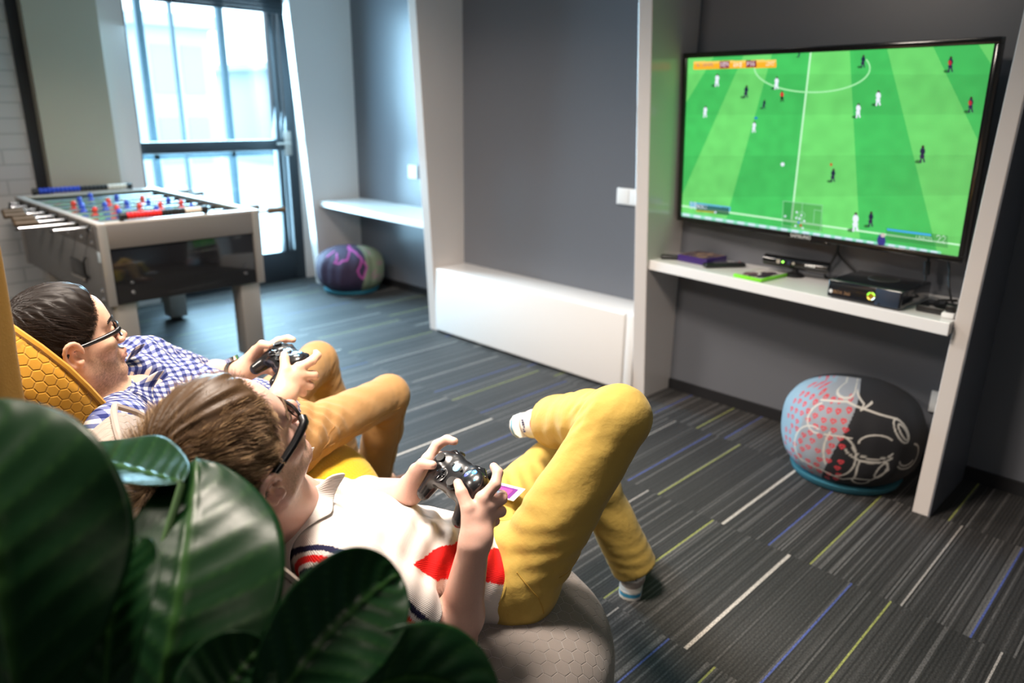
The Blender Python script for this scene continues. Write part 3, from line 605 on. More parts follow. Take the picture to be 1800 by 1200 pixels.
t = case('game_case', (-1.395, 2.91, ZS), .0, .135, .19, .014, mat('green_plastic', (.22, .75, .03), .3), art_mesh(.122, .178, [(215, 205, 205), (60, 45, 55), (120, 90, 95), (235, 225, 220), (35, 30, 45)], 4, 'case_print'), 'bright green plastic game case with printed sleeve lying below the motion sensor', 'game case')
t.rotation_euler[2] = -.12
t = thing('motion_sensor', 'long glossy black motion sensor bar with camera eyes on a small base', 'sensor', None, (-1.30, 3.03, ZS), .02)
MB().ring_sweep([(-.14, 0, .055), (-.136, 0, .055), (-.06, -.006, .055), (.06, -.006, .055), (.136, 0, .055), (.14, 0, .055)], [.018, .025, .026, .026, .025, .018], 16, flat=.95).build('sensor_bar', M['gloss'], t)
MB().lathe([(0, 0), (.038, 0), (.038, .006), (.03, .014), (.014, .02), (.012, .045), (0, .045)], n=24).build('base', M['black'], t)
lens = mat('pale_lens', (.45, .42, .36), .15); 
for x, r, m_ in ((-.065, .009, lens), (-.02, .008, mat('dark_lens', (.03, .04, .08), .1)), (.0, .006, lens)): MB().cyl((x, -.029, .059), (x, -.0325, .059), r).build('camera_lens', m_, t)
MB().cyl((-.045, -.030, .059), (-.045, -.033, .059), .004).build('status_light', mat('green_light', (.3, 1, .1), .4, emit=2), t)
for k in range(4): MB().box((.05 + k * .011, -.0330, .055), (.058 + k * .011, -.031, .063), .001).build('marking', M['plastic'], t)
blk = mat('console_black', (.012, .013, .017), .14, spec=.6, coat=.3)
def console():
    t = thing('game_console', 'black games console lying flat on the white shelf with a glowing power ring', 'games console', None, (-.915, 2.888, ZS), -.07)
    w, d, h = .268, .255, .070
    MB().box((-w / 2, -d / 2, .004), (w / 2, d / 2, h), .006, seg=3).build('body', blk, t)
    MB().box((-w / 2 + .012, -d / 2 + .012, 0), (w / 2 - .012, d / 2 - .012, .005), .001).build('foot_rail', M['rubber'], t)
    MB().box((w / 2 - .092, -d / 2 - .0015, .006), (w / 2 - .008, -d / 2 + .002, h - .004), .002).build('front_panel', mat('blue_black', (.03, .045, .075), .3), t)
    MB().box((-w / 2 + .012, -d / 2 - .0008, .045), (w / 2 - .11, -d / 2 + .001, .058), .0008).build('disc_tray', M['black'], t)
    text_obj('XBOX 360', .016, mat('bronze_print', (.35, .20, .10), .4), t, Matrix.Translation((-w / 2 + .05, -d / 2 - .0009, .026)) @ Matrix.Rotation(pi / 2, 4, 'X'), 'badge_lettering')
    MB().cyl((-w / 2 + .014, -d / 2 + .0005, .026), (-w / 2 + .014, -d / 2 - .0014, .026), .007).build('round_badge', M['plastic'], t)
    xx = w / 2 - .105; MB().cyl((xx, -d / 2 + .001, .035), (xx, -d / 2 - .003, .035), .016).build('power_button', M['chrome'], t)
    for a0, cm in ((.3, (.3, 1, .05)), (1.9, (.2, .9, .05)), (3.5, (.7, .5, .1)), (5.0, (.6, .9, 1))):
        R = MB().ring_sweep([(xx + .0125 * math.cos(a0 + j * .22), -d / 2 - .0035, .035 + .0125 * math.sin(a0 + j * .22)) for j in range(6)], .0016, 6); R.build('ring_light', mat('ring_glow', cm, .4, emit=1.6), t)
    MB().lathe([(.0, 0), (.055, 0), (.055, .0015), (0, .0015)], (.0, .03, h), 40).build('top_vent', mat('vent_grille', (.05, .05, .05), .5), t)
    for k in range(9): x = -.04 + k * .01; MB().box((x - .002, .03 - math.sqrt(.053 ** 2 - x * x), h + .001), (x + .002, .03 + math.sqrt(.053 ** 2 - x * x), h + .0022)).build('vent_slot', M['black'], t)
    MB().cyl((xx + .03, -d / 2 - .0018, .012), (xx + .03, -d / 2, .012), .004).build('pairing_button', M['black'], t)
console()
t = thing('power_adapter', 'small flat black box at the right end of the shelf beside the console', 'adapter', None, (-.70, 2.862, ZS), -.05); MB().box((-.055, -.06, 0), (.052, .055, .024), .005).build('body', M['black'], t); MB().box((-.05, -.055, .0235), (.047, .05, .0255), .002).build('top_panel', M['gloss'], t)
t = thing('plug', 'white plug against the right partition at the end of the shelf', 'plug', None, (-.647, 2.80, ZS), 0); MB().box((-.02, -.03, 0), (.02, .03, .02), .006).build('plug_body', M['plastic'], t); MB().box((-.012, -.022, .02), (.018, .02, .045), .005).build('plug_cap', M['black'], t)
def cable(pts, r, label, m_=None, ends=None):
    pts = [Vector(p) for p in pts]; out = []
    for i in range(len(pts) - 1):
        p0 = pts[max(i - 1, 0)]; p1 = pts[i]; p2 = pts[i + 1]; p3 = pts[min(i + 2, len(pts) - 1)]
        for s in range(8): u = s / 8; out.append(.5 * ((2 * p1) + (-p0 + p2) * u + (2 * p0 - 5 * p1 + 4 * p2 - p3) * u * u + (-p0 + 3 * p1 - 3 * p2 + p3) * u ** 3))
    out.append(pts[-1]); t = thing('cable', label, 'cable'); MB().ring_sweep(out, r, 8).build('cord', m_ or M['black'], t)
    if ends: MB().ring_sweep([ends[0], ends[1]], ends[2], 12).build('connector', M['black'], t)
    return t
cable([(-1.175, 3.07, .93), (-1.165, 3.085, .86), (-1.165, 3.09, .81), (-1.19, 3.10, .75), (-1.20, 3.10, .705), (-1.14, 3.08, .704)], .0045, 'black cable dropping behind the television and running left of the console')
cable([(-1.165, 3.07, .93), (-1.158, 3.085, .86), (-1.155, 3.09, .81), (-1.10, 3.07, .77), (-1.05, 3.05, .745), (-1.03, 3.045, .73)], .0045, 'black cable forking off to the back of the console')
cable([(-.83, 3.06, .93), (-.815, 3.06, .87), (-.81, 3.05, .82), (-.805, 3.04, .77), (-.80, 3.03, .735), (-.79, 3.04, .706)], .005, 'black cable with a thick connector standing behind the console', None, ((-.812, 3.05, .835), (-.806, 3.042, .785), .012))
cable([(-.80, 3.05, .93), (-.76, 3.05, .89), (-.735, 3.04, .83), (-.72, 3.02, .77), (-.69, 2.98, .715), (-.66, 2.93, .706), (-.69, 2.90, .728)], .004, 'black cable curving down to the small black box')
cable([(-.64, 3.0, .706), (-.645, 2.96, .76), (-.64, 2.93, .80), (-.636, 2.90, .79), (-.64, 2.86, .73), (-.655, 2.84, .706), (-.68, 2.93, .708), (-.74, 3.0, .706), (-.69, 3.05, .707)], .005, 'tangled black cable leaning on the right partition')

# ------------------------------------------------------------ bean bags and poufs
def lumpy(name, c, rx, rz, m_, paint=None, prof=None, n1=260, n2=150, parent=None, squash=1, seed=0, wr=.004, quilt=True, band=None, ey=1.0, an='print'):
    """closed cushion: superellipse profile with gathers; 'quilt' coordinates run outward from the crown"""
    th = np.linspace(0, 2 * pi, n1, endpoint=False); ph = np.linspace(0, pi, n2); T, Pp = np.meshgrid(th, ph, indexing='ij')
    e = prof or .72; cs = np.sign(np.cos(Pp)) * np.abs(np.cos(Pp)) ** e; sn = np.abs(np.sin(Pp)) ** e
    wig = wr * (np.sin(9 * T + seed) * .6 + np.sin(17 * T + 2 * seed + 2 * Pp) * .4 + np.sin(5 * T + 3 * Pp) * .6) * sn
    R = rx * sn + wig; X = R * np.cos(T); Y = R * np.sin(T) * ey; Z = rz * cs
    V_ = np.stack([X, Y, Z], -1); ds = np.linalg.norm(np.diff(V_, axis=1), axis=2); s = np.concatenate([np.zeros((n1, 1)), np.cumsum(ds, 1)], 1)
    ql = np.stack([s * np.cos(T), s * np.sin(T), 0 * s], -1).reshape(-1, 3)
    at = {'quilt': ('FLOAT_VECTOR', 'POINT', ql)}
    if paint is not None: at[an] = ('FLOAT_COLOR', 'POINT', paint(T, Pp, V_).reshape(-1, 3))
    me = np_mesh(name, V_.reshape(-1, 3) + V3(*c), grid_faces(n1, n2, True)[:, ::-1], True, at); o = link(name, me, m_, parent); return o
def strokes(C, A, B_, paths, wd, col, closed=False, asp=1.0):
    for P in paths:
        d = np.full(A.shape, 9.0)
        for (x0, y0), (x1, y1) in zip(P, P[1:]):
            dx, dy = x1 - x0, y1 - y0; tt = np.clip(((A - x0) * dx + (B_ - y0) * dy) / (dx * dx + dy * dy + 1e-9), 0, 1); d = np.minimum(d, np.hypot(A - x0 - tt * dx, B_ - y0 - tt * dy))
        m = np.clip((wd - d) / (wd * .4), 0, 1)[..., None]; C[:] = C * (1 - m) + np.array(col) * m
def arc(cx, cy, rx, ry, a0, a1, n=14, rot=0): return [(cx + rx * math.cos(a) * math.cos(rot) - ry * math.sin(a) * math.sin(rot), cy + rx * math.cos(a) * math.sin(rot) + ry * math.sin(a) * math.cos(rot)) for a in np.linspace(a0, a1, n)]
def view_paint(c, fn):
    """print sewn on the side that faces the room: coordinates across and up that side"""
    ax = nrm((-c[0], -c[1], 0)); right = np.array([-ax[1], ax[0], 0])
    def f(T, Pp, V_):
        A = V_ @ right; Bz = V_[..., 2]; fr = V_ @ ax; A = np.arctan2(A, np.maximum(fr, .02) + .12) * .3; return fn(A, Bz, V_, fr)
    return f
cD = (-.912, 2.83, .192)
def paintD(A, B_, V_, fr):
    C = np.zeros(A.shape + (3,)); left = A < -.035 + .05 * (B_ / .2); C[:] = (.012, .012, .015); C[left] = (.26, .28, .31); C[(A < -.15)] = (.23, .33, .40)  # far left painted bluish, as daylight falling on that side of the cover
    rng = np.random.RandomState(2); red = (.55, .045, .06)
    def heart(x, y, s): return [(x, y - s), (x - s * .9, y + s * .2), (x - s * .45, y + s * .8), (x, y + s * .35), (x + s * .5, y + s * .8), (x + s * .9, y + s * .15), (x, y - s)]
    H_ = []
    for i in range(8):
        for j in range(12): 
            x = -.235 + i * .030 + (j % 2) * .008; y = .165 - j * .030
            if (i + j * 3) % 5 != 0 or y > .06: H_.append(heart(x + rng.rand() * .006, y + rng.rand() * .006 + .01 * math.sin(i), .0085))
    strokes(C, A, B_, H_, .0030, red)
    wht = [arc(-.10, .095, .035, .05, pi * .6, pi * 1.6), arc(-.105, -.02, .06, .085, pi * .42, pi * 1.35), [(-.07, .05), (-.03, .058), (.005, .06)], arc(-.03, -.02, .055, .085, -pi * .45, pi * .42), arc(-.03, .0, .035, .09, pi * .75, pi * 1.25),
           arc(.075, .045, .05, .035, pi * .2, pi * 1.0), arc(.07, .035, .06, .045, pi * 1.05, pi * 1.85), arc(.065, .035, .075, .06, pi * 1.1, pi * 1.8), arc(.15, .09, .02, .045, 0, 2 * pi, 16, .5), arc(.155, .088, .010, .032, 0, 2 * pi, 14, .5), arc(.19, -.01, .05, .05, -pi * .8, pi * .4), arc(.185, -.01, .035, .035, -pi * .9, -pi * .2),
           [(.035, -.02), (.11, -.02), (.12, -.05), (.08, -.10), (.03, -.10), (.035, -.02)], arc(.10, -.055, .012, .035, 0, 2 * pi, 12, -.3), arc(.05, -.105, .025, .02, pi, 2 * pi), [(-.12, .15), (-.03, .165), (.05, .15), (.14, .13)], arc(-.05, .185, .04, .015, 0, 2 * pi), [(.0, .185), (.03, .165), (.02, .15), (.06, .17)], [(-.14, -.085), (-.06, -.10), (.0, -.115), (.03, -.10)]]
    strokes(C, A, B_, wht, .0034, (.55, .52, .47)); strokes(C, A, B_, [[(-.24, -.06), (-.2, -.14)]], .002, (.2, .3, .36)); C[fr < -.05] = (.012, .012, .015)
    return C
t = thing('bean_bag', 'round bean bag, half grey with red hearts and half black with white outlines', 'bean bag', 'floor bean bags')
lumpy('cover', cD, .255, .190, mat('printed_cotton', (1, 1, 1), .85, attr='print', bump=(400, .3), sheen=.0), view_paint(cD, paintD), .74, 420, 240, t, seed=1, wr=.003)
def base_band(c, r, h, col, t):
    prof = [(0, .001), (r * .88, .001), (r * .93, h * .35), (r * .965, h), (r * .93, h * 1.02), (0, h * 1.0)]
    MB().lathe(prof, (c[0], c[1], 0), 48).build('base_panel', mat('teal_base', col, .8), t)
base_band(cD, .214, .030, (.03, .16, .22), t)
cL = (-4.79, 3.12, .172)
def paintL(A, B_, V_, fr):
    C = np.zeros(A.shape + (3,)); C[:] = (.028, .013, .038); g = A > .085 + .02 * np.sin(B_ * 8); C[g] = (.20, .22, .13)
    rng = np.random.RandomState(5); strokes(C, A, B_, [[(x, y), (x + .02, y + .02)] for x, y in zip(.12 + rng.rand(14) * .14, -.12 + rng.rand(14) * .28)], .006, (.35, .14, .20))
    pk = (.38, .05, .24); strokes(C, A, B_, [[(-.10, .14), (-.085, .11), (-.10, .085), (-.07, .08), (-.05, .10), (-.02, .105), (-.01, .13), (.0, .16)], [(.05, .14), (.075, .11), (.06, .07), (.04, .03), (.05, -.01), (.07, -.035)], [(.085, .09), (.10, .05), (.085, .01), (.075, -.03)], [(-.02, .17), (.02, .16), (.05, .145)], [(-.17, .12), (-.14, .15)]], .0075, pk)
    C[fr < -.05] = (.028, .013, .038); return C
t = thing('bean_bag', 'purple and olive bean bag with pink squiggles in front of the far alcove', 'bean bag', 'floor bean bags')
lumpy('cover', cL, .255, .170, mat('printed_cotton', (1, 1, 1), .8, attr='print', bump=(400, .3)), view_paint(cL, paintL), .76, 300, 160, t, seed=3, wr=.006)
base_band(cL, .216, .028, (.03, .20, .27), t)

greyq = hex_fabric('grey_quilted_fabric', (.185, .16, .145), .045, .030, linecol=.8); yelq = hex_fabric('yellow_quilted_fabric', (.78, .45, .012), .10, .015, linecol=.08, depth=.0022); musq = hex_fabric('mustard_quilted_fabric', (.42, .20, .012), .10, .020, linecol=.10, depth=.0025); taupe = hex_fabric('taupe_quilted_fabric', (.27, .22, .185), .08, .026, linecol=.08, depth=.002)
def back_pad(name, P, w, th, m_, parent, seed=0, an=0, crown=.16):
    """upholstered slab: P = bottom and top centre of its front face, w width, th thickness; edges rounded, piping round the front face"""
    P0, P1 = V3(*P[0]), V3(*P[1]); up = nrm(P1 - P0); L = np.linalg.norm(P1 - P0); lat = nrm((math.cos(an), math.sin(an), 0)); nr = np.cross(lat, up); nr = nr if nr[1] < 0 else -nr
    Fm = np.array([lat, nr, up]).T; c = (P0 + P1) / 2 + nr * th / 2; s = SDF()
    def f(Pt):
        q = (Pt - c) @ Fm; x, y, z = q[:, 0], q[:, 1], q[:, 2]; ww = w / 2 - np.maximum(z - (L / 2 - crown), 0) ** 2 / crown * .55
        d = np.stack([np.abs(x) - ww + .03, np.abs(y + .05 * (x / w * 2) ** 2 * 1) - th / 2 + .03, np.abs(z) - L / 2 + .03], 1); return np.linalg.norm(np.maximum(d, 0), axis=1) + np.minimum(d.max(1), 0) - .03
    s.fn(f, op='u', k=.001); lo = c - (L + w) * .62; hi = c + (L + w) * .62; Vt, Q = s.mesh(lo, hi, .009, 2)
    q = (Vt - c) @ Fm; side = np.abs(q[:, 0]) > w / 2 - .05; ql = np.stack([np.where(side, q[:, 1] + 1, q[:, 0]), q[:, 2], 0 * q[:, 0]], 1)
    o = link(name, np_mesh(name, Vt, Q, True, {'quilt': ('FLOAT_VECTOR', 'POINT', ql)}), m_, parent)
    for sy in (-1, 1):
        pts = []
        for z in np.linspace(-L / 2 + .03, L / 2 - .012, 14): ww = w / 2 - max(z - (L / 2 - crown), 0) ** 2 / crown * .55; pts.append((ww - .006, z))
        pts = pts + [(x, L / 2 - .008) for x in np.linspace(pts[-1][0] - .03, -pts[-1][0] + .03, 9)] + [(-a, b_) for a, b_ in pts[::-1]]
        wp = [c + Fm @ np.array([a, sy * (th / 2 - .006) - .05 * (a / w * 2) ** 2, b_]) for a, b_ in pts]
        MB().ring_sweep(wp, .006, 6).build('piping', m_, parent)
    return o
def lounge(label, c, r, h, m_, backP, w, th, name='lounge_chair', an=0, bm_=None, crown=.16):
    t = thing(name, label, 'lounge chair', 'lounge chairs')
    lumpy('seat', (c[0], c[1], h / 2), r, h / 2, m_, None, .55, 200, 120, t, wr=.002)
    for k, z in enumerate((.10,)): MB().ring_sweep([(c[0] + r * .965 * math.cos(a), c[1] + r * .965 * math.sin(a), h * .42 + .02 * math.sin(a * 2)) for a in np.linspace(0, 2 * pi, 60)], .006, 6).build('piping', m_, t)
    back_pad('backrest', backP, w, th, bm_ or m_, t, an=an, crown=crown); return t
# ------------------------------------------------------------ game controllers
def controller(O, Mc, label, glow=1.0):
    t = thing('game_controller', label, 'game controller', 'game controllers in hands'); Mx = Matrix([list(r) for r in Mc]).to_4x4(); Mx.translation = Vector(O); t.matrix_world = Mx
    s = SDF(); s.el((0, .004, 0), (.066, .040, .019))
    for q in (-1, 1):
        s.rc((q * .050, .012, 0), (q * .060, -.052, -.016), .0225, .0145, .016); s.rc((q * .046, .028, -.002), (q * .030, .033, -.002), .015, .014, .012)
        s.el((q * .052, .014, .012), (.02, .02, .008), k=.008)
    s.el((0, -.052, 0), (.030, .022, .05), k=.012, op='s'); s.rc((0, .012, -.014), (0, -.016, -.014), .017, .015, .01)
    Vt, Q = s.mesh((-.09, -.08, -.05), (.09, .065, .04), .0016, 1); link('body', np_mesh('body', Vt, Q), M['pad'], t)
    z = .0185
    for q, (x, y), nm in ((0, (-.046, .016), 'left_stick'), (1, (.021, -.010), 'right_stick')):
        MB().lathe([(0, 0), (.0135, 0), (.0135, .002), (.0065, .0025), (.006, .007), (.0095, .0085), (.0095, .011), (.007, .0105), (0, .009)], (x, y, z - .002 if q == 0 else z - .001), 24).build('thumb_stick', M['rubber'], t)
    d = MB().lathe([(0, 0), (.0150, 0), (.0150, .0012), (.0128, .0020), (0, .0010)], (-.021, -.010, z - .0005), 28).build('pad_dish', M['pad'], t); MB().box((-.0115, -.0035, 0), (.0115, .0035, .0042), .0012).box((-.0035, -.0115, 0), (.0035, .0115, .0042), .0012).build('direction_pad', M['gloss'], t).location = (-.021, -.010, z)
    MB().lathe([(0, 0), (.0085, 0), (.0085, .002), (.006, .0034), (0, .0038)], (0, .018, z - .0005), 24).build('guide_button', mat('guide_chrome', (.45, .75, .9), .15, metal=.6, emit=.35 * glow), t)
    for (x, y), cm in (((.046, .028), (.10, .35, .95)), ((.046, .006), (.08, .25, .9)), ((.035, .017), (.10, .12, .7)), ((.057, .017), (.15, .45, 1.0))):
        MB().lathe([(0, 0), (.0055, 0), (.0055, .0022), (.004, .0036), (0, .004)], (x, y, z), 18).build('face_button', mat('blue_button', cm, .2, emit=.35 * glow), t)
    for x in (-.013, .013): MB().lathe([(0, 0), (.003, 0), (.0028, .0018), (0, .002)], (x, .019, z), 12).build('menu_button', M['rubber'], t)
    for q in (-1, 1): MB().ring_sweep([(q * .030, .040, .004), (q * .045, .042, .004), (q * .060, .034, .003)], [.006, .007, .005], 10).build('bumper', M['gloss'], t); MB().ring_sweep([(q * .048, .036, -.008), (q * .050, .048, -.012), (q * .050, .052, -.020)], [.009, .008, .005], 10).build('trigger', M['black'], t)
    return t
M['pad'] = mat('glossy_black_shell', (.009, .009, .010), .27, spec=.5, coat=.15)

WR = (.112, -.068, -.030)
def hand(S, O, Mc, q, k=.006, sc=1.0):
    """five-fingered hand round one grip; q = +1 right hand, -1 left hand. Returns nail spots."""
    def w(p): return O + Mc @ np.array([q * p[0], p[1], p[2]])
    idx = [(.091, .000, .006), (.096, .033, .010), (.083, .054, .011), (.064, .059, .010)]
    mid = [(.097, -.003, -.010), (.100, .024, -.022), (.082, .032, -.037), (.060, .024, -.037)]
    rng = [(.099, -.013, -.026), (.099, .008, -.043), (.080, .013, -.052), (.060, .005, -.046)]
    pnk = [(.097, -.027, -.040), (.092, -.011, -.055), (.076, -.009, -.059), (.060, -.014, -.052)]
    thb = [(.101, -.048, -.012), (.088, -.030, .014), (.066, -.016, .032), (.042, -.006, .031)]
    C = [(.108, -.060, -.020), (.112, -.060, -.027), (.114, -.060, -.034), (.112, -.060, -.040)]
    for f, c, rr in ((idx, C[0], .0098), (mid, C[1], .0102), (rng, C[2], .0097), (pnk, C[3], .0086)):
        S.rc(w(c), w(f[0]), .0150, .0122, .010)
        S.chain([w(p) for p in f], [rr + .0022, rr + .0006, rr - .0004, rr - .0018], .0035)
        S.el(w(f[0]), (rr + .0035,) * 3, k=.006)
    S.rc(w((.104, -.056, -.010)), w(thb[1]), .0175, .0135, .012); S.chain([w(p) for p in thb[1:]], [.0130, .0105, .0085], .004)
    S.rc(w((.100, -.030, -.004)), w((.094, -.010, -.002)), .011, .010, .010)
    S.rc(w(WR), w((.110, -.055, -.028)), .0245, .0255, .015)
    return w

def resample(pts, n):
    pts = np.array(pts, float); s = np.concatenate([[0], np.cumsum(np.linalg.norm(np.diff(pts, axis=0), axis=1))]); return np.stack([np.interp(np.linspace(0, s[-1], n), s, pts[:, k]) for k in range(3)], 1)
def ribbon_mesh(name, paths, r0, r1, cols=None):
    """many fine strands: each a three-sided tapering tube"""
    Pn = np.array(paths); n, m, _ = Pn.shape; tg = np.gradient(Pn, axis=1); tg /= np.linalg.norm(tg, axis=2, keepdims=True) + 1e-9
    a = np.cross(tg, np.array([.3, .5, .81])); a /= np.linalg.norm(a, axis=2, keepdims=True) + 1e-9; b = np.cross(tg, a); rad = np.linspace(r0, r1, m)[None, :, None]
    ring = np.stack([Pn + rad * (a * math.cos(t) + b * math.sin(t)) for t in (0, 2.09, 4.19)], 2); Vt = ring.reshape(-1, 3); I, J, K = np.meshgrid(np.arange(n), np.arange(m - 1), np.arange(3), indexing='ij'); K2 = (K + 1) % 3
    ix = lambda j, k: (I * m + j) * 3 + k
    Q = np.stack([ix(J, K), ix(J, K2), ix(J + 1, K2), ix(J + 1, K)], -1).reshape(-1, 4); at = {}
    if cols is not None: at['tint'] = ('FLOAT_COLOR', 'POINT', np.repeat(cols, m * 3, axis=0))
    return np_mesh(name, Vt, Q, True, at)

def skull(S, hc, Hm, ex=0.0, jaw=True):
    w = lambda x, y, z: hc + Hm @ np.array([x, y, z])
    S.el(w(0, -.012, .034), (.075 + ex, .098 + ex, .088 + ex), Hm, k=.01)
    return w
def head(S, hc, Hm, neckj, nr=.056):
    w = skull(S, hc, Hm)
    S.el(w(0, .030, -.030), (.060, .060, .082), Hm, k=.03); S.el(w(0, -.02, -.02), (.066, .07, .07), Hm, k=.03)
    for q in (-1, 1):
        S.rc(w(q * .050, .002, -.060), w(q * .018, .068, -.098), .020, .016, .025); S.rc(w(q * .052, -.004, -.03), w(q * .050, .002, -.060), .018, .020, .02)
        S.el(w(q * .043, .062, -.026), (.022, .020, .020), Hm, k=.02)
        S.rc(w(q * .012, .084, .020), w(q * .040, .076, .020), .010, .009, .014)
    S.el(w(0, .078, -.102), (.019, .016, .016), Hm, k=.02); S.el(w(0, .072, .045), (.045, .020, .032), Hm, k=.03)
    for q in (-1, 1): S.el(w(q * .031, .098, .000), (.017, .015, .012), Hm, k=.014, op='s')
    S.rc(w(0, .088, .008), w(0, .108, -.026), .0085, .0095, .010); S.el(w(0, .110, -.030), (.0115, .0115, .0095), Hm, k=.006)
    for q in (-1, 1): S.el(w(q * .0125, .100, -.035), (.0085, .0115, .0075), Hm, k=.006); S.el(w(q * .0065, .106, -.0415), (.0035, .006, .004), Hm, k=.003, op='s')
    S.el(w(0, .088, -.066), (.026, .014, .018), Hm, k=.012)
    S.chain([w(-.023, .089, -.066), w(-.008, .1005, -.0605), w(0, .1, -.062), w(.008, .1005, -.0605), w(.023, .089, -.066)], [.003, .0055, .005, .0055, .003], .004)
    S.chain([w(-.020, .089, -.070), w(0, .0985, -.0745), w(.020, .089, -.070)], [.003, .0068, .003], .004)
    S.rc(w(-.024, .096, -.0672), w(.024, .096, -.0672), .0016, .0016, .003, 's')
    for q in (-1, 1):   # eyelids over the eyeballs, ears
        S.el(w(q * .031, .0800, .0035), (.0145, .0125, .0098), Hm, k=.003); S.el(w(q * .031, .0955, -.0022), (.0115, .006, .0040), Hm, k=.002, op='s')
        E = Hm @ frame((math.cos(.5), -q * math.sin(.5), 0), (0, 1, .18)); ec = w(q * .081, -.014, -.006)
        S.el(ec, (.0065, .0185, .031), E, k=.004); S.el(w(q * .074, -.008, -.03), (.006, .009, .011), E, k=.006)
        tips = [w(q * (.084 + .008 * max(0, math.sin(a))), -.012 + -.018 * math.cos(a + .25) * -1, -.004 + .028 * math.sin(a + .25)) for a in np.linspace(-.3, pi + .9, 12)]
        S.chain(tips, [.0042] * 12, .003)
        S.el(w(q * .089, -.006, -.008), (.0075, .0085, .014), E, k=.004, op='s')
        S.rc(w(q * .081, -.013, .010), w(q * .079, -.016, -.014), .003, .003, .004)
    S.rc(w(0, -.025, -.060), neckj, nr, nr + .006, .03); S.rc(w(0, .015, -.085), neckj + .2 * (w(0, .04, -.085) - neckj), .030, .040, .03)
    return w

def face_colour(V_, hc, Hm, base, beard, C, ear=.6):
    q = (V_ - hc) @ Hm; x, y, z = q[:, 0], q[:, 1], q[:, 2]; near = np.linalg.norm(q, axis=1) < .17
    rng = np.random.RandomState(4); nz = rng.rand(len(V_))
    jw = 1 / (1 + np.exp((z + .026 + .25 * np.maximum(.035 - y, 0)) / .008)); jw *= 1 / (1 + np.exp((-.125 - z) / .008)) * (1 / (1 + np.exp((.004 - y) / .006))); mo = np.exp(-((z + .068) / .010) ** 2 - (x / .024) ** 2) * (y > .085); jw = np.clip(jw * (1 - mo) * (1 - np.exp(-((z + .045) / .008) ** 2 - (x / .05) ** 2) * .6), 0, 1) * near
    f = (jw * beard * (.45 + .8 * nz))[:, None]; C[:] = C * (1 - f) + np.array([.14, .085, .055]) * f
    f = (mo * near * .75)[:, None]; C[:] = C * (1 - f) + np.array([.60, .20, .19]) * f
    er = np.exp(-((np.abs(x) - .084) / .008) ** 2 - ((y + .01) / .022) ** 2 - ((z + .003) / .03) ** 2) * near * ear; f = np.clip(er, 0, 1)[:, None] * .6; C[:] = C * (1 - f) + np.array([.62, .22, .16]) * f
    ns = np.exp(-(x / .02) ** 2 - ((y - .108) / .02) ** 2 - ((z + .028) / .02) ** 2) * near * .35; f = ns[:, None]; C[:] = C * (1 - f) + np.array([.66, .26, .20]) * f
    return C

